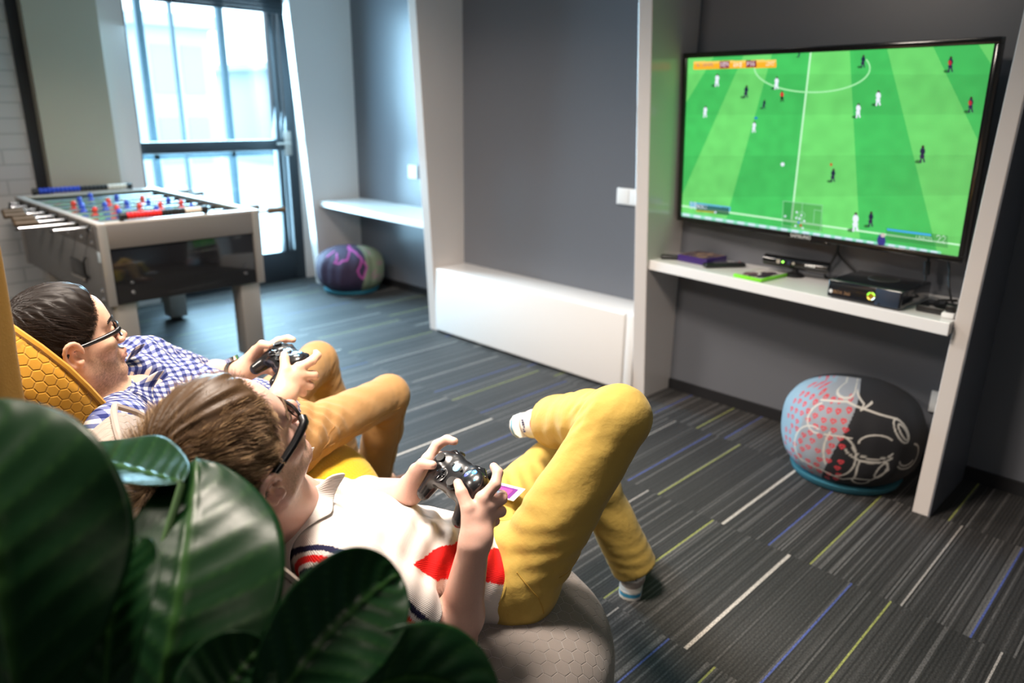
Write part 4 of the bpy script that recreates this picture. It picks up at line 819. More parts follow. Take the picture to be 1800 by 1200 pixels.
def hairline(x, y):
    """lowest head-local height where hair grows"""
    yy = [-.12, -.07, -.035, -.012, .006, .016, .030, .048, .064, .075, .11]; zz = [-.085, -.080, -.050, .034, .028, -.020, .018, .040, .055, .085, .100]
    return np.interp(y, yy, zz)
def hair(root, hc, Hm, name, col, col2, n, length, lift, thick, whorl, seed, rough=.45, top_extra=0, spikes=0, hl=hairline, fade=0, rad=.00035, flow=None, fringe=.004):
    S = SDF(); w = lambda x, y, z: hc + Hm @ np.array([x, y, z]); ctr = np.array([0, -.012, .034]); R0 = np.array([.075, .098, .088])
    S.el(w(0, -.012, .034), tuple(R0 + thick), Hm, k=.01); S.el(w(0, -.025, -.015), (.069 + thick * .6, .066 + thick * .6, .07), Hm, k=.02)
    if top_extra: S.el(w(0, .0, .060), (.066, .088, .066 + top_extra), Hm, k=.02)
    def cut(P):
        q = (P - hc) @ Hm; return np.minimum((hl(q[:, 0], q[:, 1]) + .004 - q[:, 2]) * .6, .05)
    S.fn(cut, .012, 'i')
    def wave(P):
        q = (P - hc) @ Hm; a = np.arctan2(q[:, 0], q[:, 1] + .08); return .0012 * np.sin(a * 34 + 3 * np.sin(q[:, 2] * 60 + seed)) + .0008 * np.sin(a * 61 + q[:, 1] * 90)
    S.warp(wave); lo = hc - .16; hi = hc + .16; Vt, Q = S.mesh(lo, hi, .0024, 1)
    hm = mat(name, col, rough, spec=.22, attr='tint'); base = link('hair', np_mesh('hair', Vt, Q, True, {'tint': ('FLOAT_COLOR', 'POINT', np.tile(np.array(col) * .5, (len(Vt), 1)))}), hm, root)  # cap painted darker than the strands, as shade in the gaps between them
    rng = np.random.RandomState(seed); d = rng.normal(size=(n * 4, 3)); d /= np.linalg.norm(d, axis=1, keepdims=True); p = ctr + d * (R0 + .002)
    zmin = hl(p[:, 0], p[:, 1]); ok = p[:, 2] > zmin + .002; p = p[ok][:n]; wv = ctr + nrm(whorl) * R0; paths = []; cols = []
    m = 6; cur = p.copy(); out = [cur]; ph = rng.rand(len(p)); lenk = length * (.55 + .6 * rng.rand(len(p)))
    if fade: lenk = lenk * np.clip((p[:, 2] - fade) / .05 + .25, .22, 1)
    clump = .25 * np.sin(p[:, 0] * 170 + 2 * seed) + .25 * np.sin(p[:, 1] * 150) + .2 * np.sin(p[:, 2] * 190)
    for s_ in range(1, m):
        nr_ = (cur - ctr) / (R0 ** 2); nr_ /= np.linalg.norm(nr_, axis=1, keepdims=True); t = cur - wv
        if flow is not None: t = t / (np.linalg.norm(t, axis=1, keepdims=True) + 1e-6) * .6 + flow(cur)
        side = np.cross(nr_, t); side /= np.linalg.norm(side, axis=1, keepdims=True) + 1e-9; t = t - nr_ * (t * nr_).sum(1, keepdims=True); t /= np.linalg.norm(t, axis=1, keepdims=True) + 1e-6
        t = t + side * (clump * .9 + (ph - .5) * .35)[:, None]; t /= np.linalg.norm(t, axis=1, keepdims=True)
        nx_ = cur + t * (lenk / (m - 1))[:, None]; stop = nx_[:, 2] < hl(nx_[:, 0], nx_[:, 1]) - fringe; nx_[stop] = cur[stop] + (nx_[stop] - cur[stop]) * .12; cur = nx_; k = np.linalg.norm((cur - ctr) / R0, axis=1, keepdims=True); u = s_ / (m - 1)
        h = thick * (.75 + .3 * ph) + lift * u ** 1.3 * (.2 + ph) * (1 + 1.2 * clump) ; 
        if spikes: near = np.exp(-np.linalg.norm(p - wv, axis=1) ** 2 / .0016); h = h + spikes * u * near * (.4 + ph)
        cur = ctr + (cur - ctr) / k + nr_ * h[:, None] * 1.0; out.append(cur.copy())
    A = np.stack(out, 1); A = hc + A @ Hm.T; f = rng.rand(len(p), 1) ** 1.5 * (.6 + .4 * np.sin(clump * 9)[:, None]); cc = np.array(col) * (1 - f) + np.array(col2) * f
    link('hair_strands', ribbon_mesh('hair_strands', A, rad, rad * .35, cc), hm, base); return base

def eyes(root, hc, Hm, iris):
    for q in (-1, 1):
        c = hc + Hm @ np.array([q * .031, .0785, .0005]); e = MB().lathe([(.0118 * math.sin(a), .0118 * math.cos(a)) for a in np.linspace(0, pi, 16)], n=20).build('eye', M['eyew'], root)
        Mx = Matrix([list(r) for r in Hm]).to_4x4(); Mx.translation = Vector(c); e.matrix_world = Mx
        i = MB().lathe([(0, .0121), (.0055, .0112), (.0058, .0104), (0, .009)], n=18, M=Matrix.Rotation(-pi / 2, 4, 'X')).build('iris', mat('iris', iris, .1), e)
M['eyew'] = mat('eye_white', (.75, .72, .70), .15)
def brows(root, hc, Hm, col):
    rng = np.random.RandomState(9); P = []
    for q in (-1, 1):
        for k in range(170):
            u = rng.rand(); x = .012 + .038 * u; y = .0935 - .020 * max(u - .4, 0) ** 1.3 * 1.6; z = .020 + .006 * math.sin(u * 2.4) + (rng.rand() - .5) * .006; a = np.array([q * x, y + .0045, z + .003]); d = np.array([q * .008, -.002 - .004 * u, .002 - .003 * u]); P.append([hc + Hm @ (a + d * s + np.array([0, .0015 * math.sin(s * 3), 0])) for s in (0, .35, .7, 1)])
    bm_ = mat('eyebrow_hair', col, .6)
    for h_ in (P[:170], P[170:]): link('eyebrow', ribbon_mesh('eyebrow', h_, .0008, .0004), bm_, root)
def glasses(root, hc, Hm, m_, w=.026, h=.0165, thick=.0018, temple=.0055, yo=.100, zo=.0, arm=0):
    t = bpy.data.objects.new('eyeglasses', None); COL.objects.link(t); t.parent = root; Mx = Matrix([list(r) for r in Hm]).to_4x4(); Mx.translation = Vector(hc + Hm @ np.array([0, 0, zo])); t.matrix_world = Mx
    for q in (-1, 1):
        pts = []
        for a in np.linspace(0, 2 * pi, 36): cx, sx = math.cos(a), math.sin(a); pts.append((q * (.0335 + w * math.copysign(abs(cx) ** .6, cx)), yo - .05 * (.0335 + w * cx) ** 2 / .06 - .006 * (cx > 0) * cx, h * math.copysign(abs(sx) ** .65, sx)))
        MB().ring_sweep(pts, thick, 8, caps=False).build('rim', m_, t)
        L = MB(); vs = [L.bm.verts.new((p[0], p[1] - .0003, p[2])) for p in pts[:-1]]; L.bm.faces.new(vs); L.build('lens', M['glass'], t, smooth=False)
        a = [(q * .0600, yo - .008, .007), (q * .070, yo - .014, .007), (q * .0765, yo - .045, .006), (q * .080, yo - .085, .006), (q * .082, -.004, .008), (q * .081, -.022, .0), (q * .079, -.034, -.016), (q * .077, -.040, -.030)]
        MB().ring_sweep(resample(a, 18), [temple * (1 - .35 * k / 17) for k in range(18)], 10, flat=1.0, up=(0, 0, 1)).build('temple_arm', m_, t)
    MB().ring_sweep([(-.0095, yo, .005), (0, yo + .003, .0075), (.0095, yo, .005)], thick * 1.1, 8).build('bridge', m_, t)
    return t

def dirs(J):
    pel = (J['rhip'] + J['lhip']) / 2; ax = nrm(J['neck'] - pel); lat = J['rsh'] - J['lsh']; lat = nrm(lat - ax * (lat @ ax)); fr_ = np.cross(ax, lat); return pel, lat, fr_, ax
def folds(lst):
    def f(P):
        d = np.zeros(len(P))
        for c, k, wl, amp, rad in lst: r = P - np.array(c); d += amp * np.sin(r @ nrm(k) * 2 * pi / wl + 3.0 * np.sin(r @ np.cross(nrm(k), (.3, .2, .9)) * 11)) * np.exp(-(r * r).sum(1) / rad ** 2)
        return d
    return f
def bounds(pts, m): a = np.array(pts); return a.min(0) - m, a.max(0) + m
def shoe(root, heel, toe, up, name='sneaker'):
    """heel = sole point below the heel, toe/up directions"""
    toe = nrm(toe); up = nrm(up - toe * (np.asarray(up) @ toe)); rt = np.cross(toe, up); Fm = np.array([rt, toe, up]).T; Mx = Matrix([list(r) for r in Fm]).to_4x4(); Mx.translation = Vector(heel)
    t = bpy.data.objects.new(name, None); COL.objects.link(t); t.parent = root; t.matrix_world = Mx
    S = SDF(); S.rc((0, .035, .045), (0, .09, .050), .034, .034, .02); S.rc((0, .09, .048), (.003, .20, .030), .034, .036, .03); S.rc((.003, .20, .032), (.004, .245, .026), .036, .026, .02); S.rc((0, .04, .05), (0, .045, .088), .034, .036, .02); S.plane((0, 0, .014), (0, 0, -1)); S.plane((0, .02, .098), (0, -.1, 1)); S.el((0, .048, .112), (.026, .034, .030), k=.004, op='s')
    Vt, Q = S.mesh((-.06, -.02, 0), (.06, .29, .13), .0028, 1); y, z = Vt[:, 1], Vt[:, 2]; C = np.tile((.36, .31, .28), (len(Vt), 1)).astype(float); tab = (z > .055 - .02 * (y > .03) + .25 * (y - .02)) & (y < .05); C[tab] = (.75, .73, .71); mid = (y > .05) & (y < .20) & (z > .03 + .0 * y); C[mid] = (.74, .72, .70); red = (np.abs(z - .088 + .20 * np.maximum(y - .05, 0)) < .007) & (y > .03) & (y < .17); C[red] = (.65, .06, .03); C[(z > .092) & (y < .10)] = (.60, .05, .03)
    link('upper', np_mesh('upper', Vt, Q, True, {'leather': ('FLOAT_COLOR', 'POINT', C)}), mat('sneaker_upper', (1, 1, 1), .65, attr='leather', bump=(300, .2)), t)
    out = [(.032, .02), (.030, .0), (.018, -.012), (0, -.016), (-.018, -.012), (-.030, .0), (-.034, .02), (-.033, .08), (-.036, .15), (-.042, .20), (-.038, .245), (-.018, .272), (.006, .277), (.030, .262), (.041, .225), (.040, .17), (.033, .10)]
    MB().prism(out, .0, .008).build('outsole', mat('pale_rubber', (.70, .69, .64), .6), t); so = [(a * .98, b_) for a, b_ in out]; MB().prism(so, .008, .022).build('midsole', mat('blue_foam', (.05, .33, .55), .5), t)
    MB().prism([(a * 1.0, b_) for a, b_ in out], .020, .025).build('sole_trim', mat('white_foam', (.78, .77, .74), .5), t)
    for k in range(6): yy = .095 + k * .018; MB().ring_sweep([(-.020, yy, .080 - k * .006), (-.008, yy + .004, .086 - k * .006), (.008, yy + .008, .086 - k * .006), (.020, yy + .010, .080 - k * .006)], .0028, 6).build('lace', M['plastic'], t)
    MB().ring_sweep([(0, .09, .094), (.018, .082, .103), (.028, .10, .098), (.012, .10, .092), (-.016, .085, .104), (-.026, .105, .096), (0, .09, .094)], .0026, 6).build('lace_bow', M['plastic'], t)
    n = MB(); 
    for r in range(2):
        for k in range(6): 
            if (k + r) % 5 != 4: n.box((-.018 + k * .006, -.0035, .066 - r * .007), (-.0135 + k * .006, -.001, .070 - r * .007))
    o = n.build('heel_print', mat('navy_print', (.03, .04, .12), .5), t); o.location = (0, .0035, 0)
    return t
def scale_about(objs, c, s):
    K = Matrix.Translation(Vector(c)) @ Matrix.Scale(s, 4) @ Matrix.Translation(-Vector(c))
    for o in objs: o.matrix_world = K @ o.matrix_world
def person(J, label, opt):
    J = {k: V3(*v) for k, v in J.items()}; root = thing('person', label, 'person'); pel, lat, fr_, ax = dirs(J); T = lambda x, y, z: pel + lat * x + fr_ * y + ax * z; TM = np.array([lat, fr_, ax]).T
    hc, Hm = opt['hc'], opt['Hm']; O, Mc = opt['O'], opt['Mc']; base = np.array(opt['skin']); L = np.linalg.norm(J['neck'] - pel)
    wr = {q: O + Mc @ np.array([q * WR[0], WR[1], WR[2]]) for q in (1, -1)}; sh = {1: J['rsh'], -1: J['lsh']}; el_ = {1: J['relb'], -1: J['lelb']}; hip = {1: J['rhip'], -1: J['lhip']}; kn = {1: J['rkn'], -1: J['lkn']}; an = {1: J['rank'], -1: J['lank']}
    # --- body, one surface
    ty = opt.get('ty', 0); S = SDF(); S.el(T(0, ty, .02), (.13, .085, .11), TM); S.el(T(0, ty, .18), (.125, .082, .15), TM, k=.05); S.el(T(0, ty, L - .17), (.145, .092, .15), TM, k=.05); S.chain([sh[1], T(0, -.005, L - .03), sh[-1]], [.045, .050, .045], .04)
    hs = opt.get('hs', 1.0); HS = SDF(); head(HS, hc, Hm, hc + (J['neck'] - hc) / hs); S.fn(lambda P: HS.ev(hc + (P - hc) / hs) * hs, k=.02, op='u')
    for q in (1, -1):
        S.rc(sh[q], el_[q], .044, .040, .03); mid = el_[q] + (wr[q] - el_[q]) * .28; S.rc(el_[q], mid, .039, .042, .012); S.rc(mid, wr[q], .042, .0265, .02); S.el(el_[q] + nrm(el_[q] - mid) * .012, (.026, .026, .026), k=.02); hand(S, O, Mc, q)
        S.rc(hip[q], kn[q], .062, .046, .03); S.rc(kn[q], an[q], .046, .033, .02); S.rc(an[q], an[q] + opt['toes'][q] * .09 - nrm(kn[q] - an[q]) * .03, .032, .026, .02)
    lo, hi = bounds(list(J.values()) + [hc + Hm @ np.array([0, 0, .13])], .16); Vt, Q = S.mesh(lo, hi, opt.get('res', .0026), 1)
    C = np.tile(base, (len(Vt), 1)).astype(float); rng = np.random.RandomState(8); C *= (1 + .05 * (rng.rand(len(C), 1) - .5)); face_colour(hc + (Vt - hc) / hs, hc, Hm, base, opt['beard'], C)
    for q in (1, -1):
        f = np.exp(-((Vt - el_[q]) ** 2).sum(1) / .0016)[:, None] * .35; C[:] = C * (1 - f) + np.array([.62, .20, .14]) * f
        for p in ((.054, .066, .011), (.040, -.002, .040)):
            f = (np.exp(-((Vt - (O + Mc @ np.array([q * p[0], p[1], p[2]]))) ** 2).sum(1) / .00003) * .55)[:, None]; C[:] = C * (1 - f) + np.array([.80, .50, .43]) * f
    for c, s_ in opt.get('moles', []): C[(((Vt - (hc + Hm @ np.array(c))) ** 2).sum(1) < s_ ** 2)] *= .35
    body = link('body', np_mesh('body', Vt, Q, True, {'complexion': ('FLOAT_COLOR', 'POINT', C)}), opt['skinmat'], root)
    # --- shirt
    S = SDF(); g = .014; S.el(T(0, ty, .04), (.155, .108, .11), TM); S.el(T(0, ty + .004, .18), (.145, .104, .16), TM, k=.05); S.el(T(0, ty + .002, L - .17), (.163, .112, .165), TM, k=.05); S.chain([sh[1] + lat * -.01, T(0, -.005, L - .035), sh[-1] + lat * .01], [.060, .060, .060], .05)
    S.plane(T(0, 0, opt['hem']), -ax + .0 * fr_, .004)
    for q in (1, -1):
        u = opt['sleeve'][q]; e = sh[q] + (el_[q] - sh[q]) * min(u, 1); X = SDF(); r0, r1 = .062, opt.get('cuff', .060)
        if u > 1: e = el_[q] + (wr[q] - el_[q]) * (u - 1)
        d = nrm(el_[q] - sh[q]) if u <= 1 else nrm(wr[q] - el_[q])
        def sl(P, a=sh[q], m=el_[q], e=e, d=d, r0=r0, r1=r1, u=u):
            dd = p_rc(P, (a, e if u <= 1 else m, r0, r1)); 
            if u > 1: dd = np.minimum(dd, p_rc(P, (m, e, r1, r1 * .92)))
            return np.maximum(dd, (P - e) @ d)
        S.fn(sl, .03, 'u')
    S.rc(J['neck'] + ax * .03 + fr_ * .012, J['neck'] + ax * .2, .066, .08, .012, 's')
    for x, y, z, r in opt.get('open', []): S.el(T(x, y, L + z), r, TM, k=.01, op='s')
    S.warp(folds([(T(*a) if len(a) == 3 else a, TM @ np.array(b_), c, d, e) for a, b_, c, d, e in opt['shirtfolds']]))
    lo, hi = bounds([T(0, 0, -.05), J['neck'], sh[1], sh[-1], el_[1], el_[-1], hip[1], hip[-1]], .15); Vt, Q = S.mesh(lo, hi, opt.get('sres', .0042), 2)
    q = (Vt - pel) @ TM; dA = {k: p_rc(Vt, (sh[k], el_[k], .05, .05)) for k in (1, -1)}; dT = np.hypot(q[:, 0] / .16, q[:, 1] / .11) - 1
    u = np.arctan2(q[:, 0], q[:, 1]) * .135; v = q[:, 2].copy(); limb = np.zeros(len(Vt))
    u = np.where(q[:, 1] > 0, np.arctan2(q[:, 0], q[:, 1] + .10) * .21, u)
    for k in (1, -1):
        d = nrm(el_[k] - sh[k]); rel = Vt - sh[k]; al = rel @ d; msk = (al > .05) & (dA[k] < .022) & (np.abs(q[:, 0]) > .13); s1 = nrm(np.cross(d, ax)); s2 = np.cross(d, s1); uu = np.arctan2(rel @ s1, rel @ s2) * .058; u = np.where(msk, uu, u); v = np.where(msk, al, v); limb[msk] = k
    at = {'weave': ('FLOAT_VECTOR', 'POINT', np.stack([u, v, 0 * u], 1))}
    if opt.get('dye'): at['dye'] = ('FLOAT_COLOR', 'POINT', opt['dye'](q, limb, u, v, L))
    shirt = link('shirt', np_mesh('shirt', Vt, Q, True, at), opt['shirtmat'], root)
    # --- collar
    cp = []; n1, n2 = 60, 5; cp2 = []; 
    for i in range(n1):
        a = (i / (n1 - 1) - .5) * 2 * opt.get('coll_a', 2.55) + pi; x = math.sin(a); y = math.cos(a); row = []; flare = opt.get('coll_w', .055) * (1 + .45 * max(0, y) ** 2)
        top = J['neck'] + ax * (.022 - .012 * max(y, 0)) + fr_ * .010 + lat * x * .071 + fr_ * y * (.071 if y < 0 else .085)
        for j in range(n2):
            s_ = j / (n2 - 1); out = (lat * x + fr_ * y * 1.0); row.append(top + out * flare * .62 * s_ ** .8 - ax * flare * .75 * s_ ** 1.4 + fr_ * (.012 * s_ * max(y, 0)) + out * .004)
        cp.append(row)
    cpa = np.array(cp).reshape(-1, 3); lift_ = np.tile(np.array([.010, .007, .006, .006, .006]), n1)
    for it in range(6):
        d = S.ev(cpa) - lift_; e = 1e-3; G = np.stack([(S.ev(cpa + np.eye(3)[a] * e) - S.ev(cpa - np.eye(3)[a] * e)) / (2 * e) for a in range(3)], 1); stp = G * (d / np.maximum((G * G).sum(1), .3))[:, None]; msk = np.tile(np.arange(n2) > 0, n1) & (d > -.06) & (d < .035); cpa[msk] -= np.clip(stp[msk] * .8, -.008, .008)
        c3 = cpa.reshape(n1, n2, 3); c3[1:-1, 1:] = c3[1:-1, 1:] * .5 + .25 * (c3[:-2, 1:] + c3[2:, 1:]); cpa = c3.reshape(-1, 3)
    cp = cpa.reshape(n1, n2, 3)
    me = np_mesh('collar', np.array(cp).reshape(-1, 3), grid_faces(n1, n2), True, {'weave': ('FLOAT_VECTOR', 'POINT', np.array([[i * .009, j * .013, 0] for i in range(n1) for j in range(n2)])), 'dye': ('FLOAT_COLOR', 'POINT', np.tile((.68, .63, .59), (n1 * n2, 1)))}); co = link('collar', me, opt['shirtmat'], shirt); md = co.modifiers.new('s', 'SOLIDIFY'); md.thickness = .003; md.offset = 0; md = co.modifiers.new('b', 'SUBSURF'); md.levels = 1; md.render_levels = 1
    # --- trousers
    S = SDF(); S.el(T(0, -.012 + ty * .5, .0), (.158, .112, .105), TM); S.el(T(0, ty * .8, .07), (.146, .102, .07), TM, k=.03)
    for k in (1, -1):
        S.rc(hip[k] + fr_ * -.012, kn[k], *opt.get('thigh', (.088, .066)), .035); m = kn[k] + (an[k] - kn[k]) * .35; S.rc(kn[k], m, .064, .064, .02)
        d = nrm(an[k] - kn[k]); e = an[k] + d * opt['cuffs'][k]
        def lg(P, m=m, e=e, d=d): return np.maximum(p_rc(P, (m, e + d * .03, .064, opt.get('hemr', .060))), (P - e) @ d)
        S.fn(lg, .02, 'u')
    S.plane(T(0, 0, .098), ax, .004)
    S.warp(folds([(a, b_, c, d, e) for a, b_, c, d, e in opt['legfolds'](J, T, TM, hip, kn, an)]))
    lo, hi = bounds([T(0, 0, .1), hip[1], hip[-1], kn[1], kn[-1], an[1], an[-1]], .14); Vt, Q = S.mesh(lo, hi, .0044, 2)
    tr = link('trousers', np_mesh('trousers', Vt, Q), opt['trouser'], root)
    extra_ = [[T(.15, ty + .06, .085), T(.19, ty + .02, .03), T(.20, ty - .02, -.02)], [T(.20, .02, .0), T(.19, .07, -.06), T(.13, .12, -.06)], [T(-.15, ty + .06, .085), T(-.19, ty + .02, .03)], [T(0, .1, .09), T(.0, .13, .02), T(0, .10, -.05)]]
    for seam in opt['seams'](J, T, hip, kn, an) + extra_:
        pts = resample(seam, 60); 
        for it in range(8): d = S.ev(pts); e = 1e-3; G = np.stack([(S.ev(pts + np.eye(3)[a] * e) - S.ev(pts - np.eye(3)[a] * e)) / (2 * e) for a in range(3)], 1); pts = pts - G * (d / np.maximum((G * G).sum(1), .2))[:, None]
        MB().ring_sweep([Vector(p) for p in pts[1:-1]], .0014, 6).build('seam', opt['seammat'], tr)
    bl = MB(); pts = []
    for a in np.linspace(0, 2 * pi, 40): p = T(.140 * math.sin(a), ty * .8 + .096 * math.cos(a), .088); pts.append(p)
    MB().ring_sweep(pts, .0065, 8, caps=False).build('waistband', opt['trouser'], tr)
    n0 = set(root.children); hair(root, hc, Hm, **opt['hair']); eyes(root, hc, Hm, opt['iris']); brows(root, hc, Hm, opt['hair']['col']); glasses(root, hc, Hm, M['acetate'], **opt['glasses'])
    bpy.context.view_layer.update(); scale_about([o for o in root.children if o not in n0], hc, hs)
    return root, wr, T, TM, shirt, tr
M['acetate'] = mat('black_acetate', (.006, .006, .007), .3, spec=.4)
def skin_mat(name): 
    m = mat(name, (.6, .4, .3), .42, spec=.35, attr='complexion', sss=.12, bump=(700, .12, .001)); return m
# ------------------------------------------------------------ the two players and their chairs
gm = mat('gingham_cloth', (.7, .7, .7), .8, spec=.2, bump=(900, .2)); nt, b = nodes(gm); at = nt.nodes.new('ShaderNodeAttribute'); at.attribute_name = 'weave'; sx = nt.nodes.new('ShaderNodeSeparateXYZ'); nt.links.new(at.outputs['Vector'], sx.inputs[0])
def stripe(o): return mth(nt, 'GREATER_THAN', mth(nt, 'FLOORED_MODULO', o, .0165), .00825)
sA, sB = stripe(sx.outputs[0]), stripe(sx.outputs[1]); sm_ = mth(nt, 'MULTIPLY', mth(nt, 'ADD', sA, sB), .5); cr = nt.nodes.new('ShaderNodeValToRGB'); cr.color_ramp.interpolation = 'CONSTANT'; e = cr.color_ramp.elements; e[0].position = 0; e[0].color = (.64, .585, .53, 1); e[1].position = .4; e[1].color = (.11, .13, .27, 1); x = e.new(.9); x.color = (.012, .02, .11, 1); nt.links.new(sm_, cr.inputs[0]); nt.links.new(cr.outputs[0], b.inputs['Base Color'])
polo = mat('polo_knit', (1, 1, 1), .8, spec=.2, attr='dye'); nt, b = nodes(polo); at = nt.nodes.new('ShaderNodeAttribute'); at.attribute_name = 'weave'; sx = nt.nodes.new('ShaderNodeSeparateXYZ'); nt.links.new(at.outputs['Vector'], sx.inputs[0]); rb = mth(nt, 'SINE', mth(nt, 'MULTIPLY', sx.outputs[0], 2200)); bp = nt.nodes.new('ShaderNodeBump'); bp.inputs['Strength'].default_value = .25; bp.inputs['Distance'].default_value = .001; nt.links.new(rb, bp.inputs['Height']); nt.links.new(bp.outputs[0], b.inputs['Normal'])
tan = mat('tan_twill', (.40, .225, .088), .8, spec=.2, sheen=.1, bump=(60, .25, .006)); mustard = mat('mustard_twill', (.47, .32, .072), .75, spec=.2, sheen=.1, bump=(55, .25, .006))

def std_legfolds(J, T, TM, hip, kn, an):
    out = []
    for k in (1, -1):
        c = kn[k]; th = nrm(kn[k] - hip[k]); sn = nrm(an[k] - kn[k]); back = nrm(sn - th); o = nrm(np.cross(th, sn)); fr_ = T(0, 1, 0) - T(0, 0, 0)
        out += [(c + back * .055, nrm(th + sn + .3 * o), .027, .0055, .060), (c + back * .02 + sn * .03, nrm(th * .3 + sn + .9 * o), .036, .0025, .08), (hip[k] + fr_ * .06 + th * .05, nrm(th + .9 * o * k), .036, .005, .085), (hip[k] + fr_ * .02 + th * .03, nrm(th - .8 * o), .050, .004, .10)]
        out += [(kn[k] + (an[k] - kn[k]) * .9, nrm(sn + .5 * o), .034, .0035, .055), (kn[k] * .55 + hip[k] * .45, nrm(o + .5 * th), .075, .0022, .12), (kn[k] + (an[k] - kn[k]) * .5, nrm(sn * .5 + o), .06, .0025, .10)]
    return out
def seams(J, T, hip, kn, an):
    s = []
    for k in (1, -1):
        o = np.cross(nrm(kn[k] - hip[k]), nrm(an[k] - kn[k])); o = nrm(o); ref = T(1, 0, 0) - T(0, 0, 0); o = o if o @ ref * k > 0 else -o
        s.append([hip[k] + o * .10, (hip[k] + kn[k]) / 2 + o * .08, kn[k] + o * .065, (kn[k] + an[k]) / 2 + o * .06, an[k] + o * .055])
    return s
def head_frame(fwd, roll=0):
    f = nrm(fwd); up = np.array([0, 0, 1.0]); r = nrm(np.cross(f, up)); u = np.cross(r, f); c, s = math.cos(roll), math.sin(roll); r2 = r * c + u * s; return np.array([r2, f, np.cross(r2, f)]).T

# man in the polo shirt
JB = {'neck': [-1.117, .575, .660], 'rsh': [-.935, .566, .625], 'relb': [-.900, .776, .391], 'lsh': [-1.223, 0.691, 0.562], 'lelb': [-1.335, .845, .495], 'rhip': [-.945, .989, .393], 'lhip': [-1.100, 1.06, .430], 'rkn': [-.825, 1.158, .764], 'rank': [-1.183, 1.331, .585], 'lkn': [-1.2, 1.485, .472], 'lank': [-1.061, 1.606, .092], 'rwr': [-.85, .78, .63]}
OB = np.array([-.951, .825, .696]); MBc = frame((.99, -.12, -.02), (.1, .79, .6))
hB = np.array([-1.018, 0.434, 0.853]); HB = head_frame((-.12, .80, .58), -.17)
def dyeB(q, limb, u, v, L):
    C = np.tile((.70, .645, .605), (len(q), 1)).astype(float); x, y, z = q.T; y = y + .045; red = (.72, .012, .012); nv = (.012, .012, .045)
    ax_ = np.abs(x); yc = np.clip(.012 + (.40 - z) * .20, 0, .05); hw = np.clip(.008 + (.40 - z) * .13, .004, .028); C[(limb == 0) & (ax_ > .07) & (z < .41) & (np.abs(y - yc) < hw)] = red
    A_, B_, C_ = V3(.06, -.035, .545), V3(.20, .035, .53), V3(.242, -.012, .39); pn = nrm(np.cross(B_ - A_, C_ - A_)); d = (np.stack([ax_, y, z], 1) - A_) @ pn; on = (ax_ > .03) & ((z > L - .12) | (limb != 0)) & (y > -.10)
    for o, w, col in ((-.019, .0055, nv), (0, .006, red), (.019, .0055, nv)): C[on & (np.abs(d - o) < w)] = col
    return C
hairB = dict(name='brown_hair', col=(.13, .072, .034), col2=(.72, .48, .26), n=15000, length=.038, lift=.011, thick=.006, whorl=(0, -.80, .60), seed=3, top_extra=.012, spikes=.022, fade=-.03, rad=.00042)
tB = nrm((-.5, .85, 0)); tB2 = nrm((.40, .84, .05))
optB = dict(hc=hB, Hm=HB, O=OB, Mc=MBc, skin=(.68, .41, .325), beard=.62, skinmat=skin_mat('fair_skin'), toes={1: tB2, -1: tB}, hem=-.035, sleeve={1: .62, -1: .62}, cuff=.060, dye=dyeB, shirtmat=polo,
    open=[(0, .045, -.03, (.036, .05, .07))], shirtfolds=[((.02, .10, .14), (0.25, 0, 1), .05, .0035, .16), ((-.06, .10, .22), (.5, 0, .8), .06, .003, .15), ((.13, .02, .22), (-.4, 0, .9), .045, .004, .15), ((.10, .05, .36), (1, 0, .4), .07, .003, .12)],
    trouser=mustard, cuffs={1: -.080, -1: .015}, legfolds=std_legfolds, seams=seams, seammat=mat('stitch', (.42, .25, .035), .8), hair=hairB, iris=(.1, .15, .2), glasses=dict(temple=.0068, thick=.0025, w=.027, h=.0185), coll_a=2.4, coll_w=.052, ty=-.048, hs=1.10, sres=.0031, hemr=.068)
rB, wB, TB, TMB, shB, trB = person(JB, 'person in white polo shirt and mustard trousers, leaning back, legs crossed, holding a controller', optB)
shoe(rB, np.array([-1.040, 1.572, .0]), tB, (0, 0, 1))
s_ = nrm(V3(*JB['rank']) - V3(*JB['rkn'])); tt = nrm(tB2 - s_ * (tB2 @ s_)); shoe(rB, V3(*JB['rank']) + s_ * .092 - tt * .048, tt, -s_)
controller(OB, MBc, 'black game controller with blue buttons held by the person in the white polo shirt')
# name card hanging at the hip
cf = frame(nrm(V3(*JB['lkn']) - V3(*JB['lhip'])), (-0.97, -.25, -.06)); t = thing('name_card', 'purple and white card lying on the left thigh of the mustard trousers', 'card'); Mx = Matrix([list(r) for r in cf]).to_4x4(); Mx.translation = Vector((-1.088, 1.092, .515)); t.matrix_world = Mx
MB().box((-.027, -.043, 0), (.027, .043, .0015), .0005).build('card', M['plastic'], t); MB().box((-.024, -.030, .0016), (.018, .038, .0021)).build('purple_print', mat('purple_print', (.16, .03, .20), .3), t); MB().box((-.016, -.020, .0022), (.010, .022, .0025)).build('pink_print', mat('pink_print', (.35, .06, .26), .3), t)

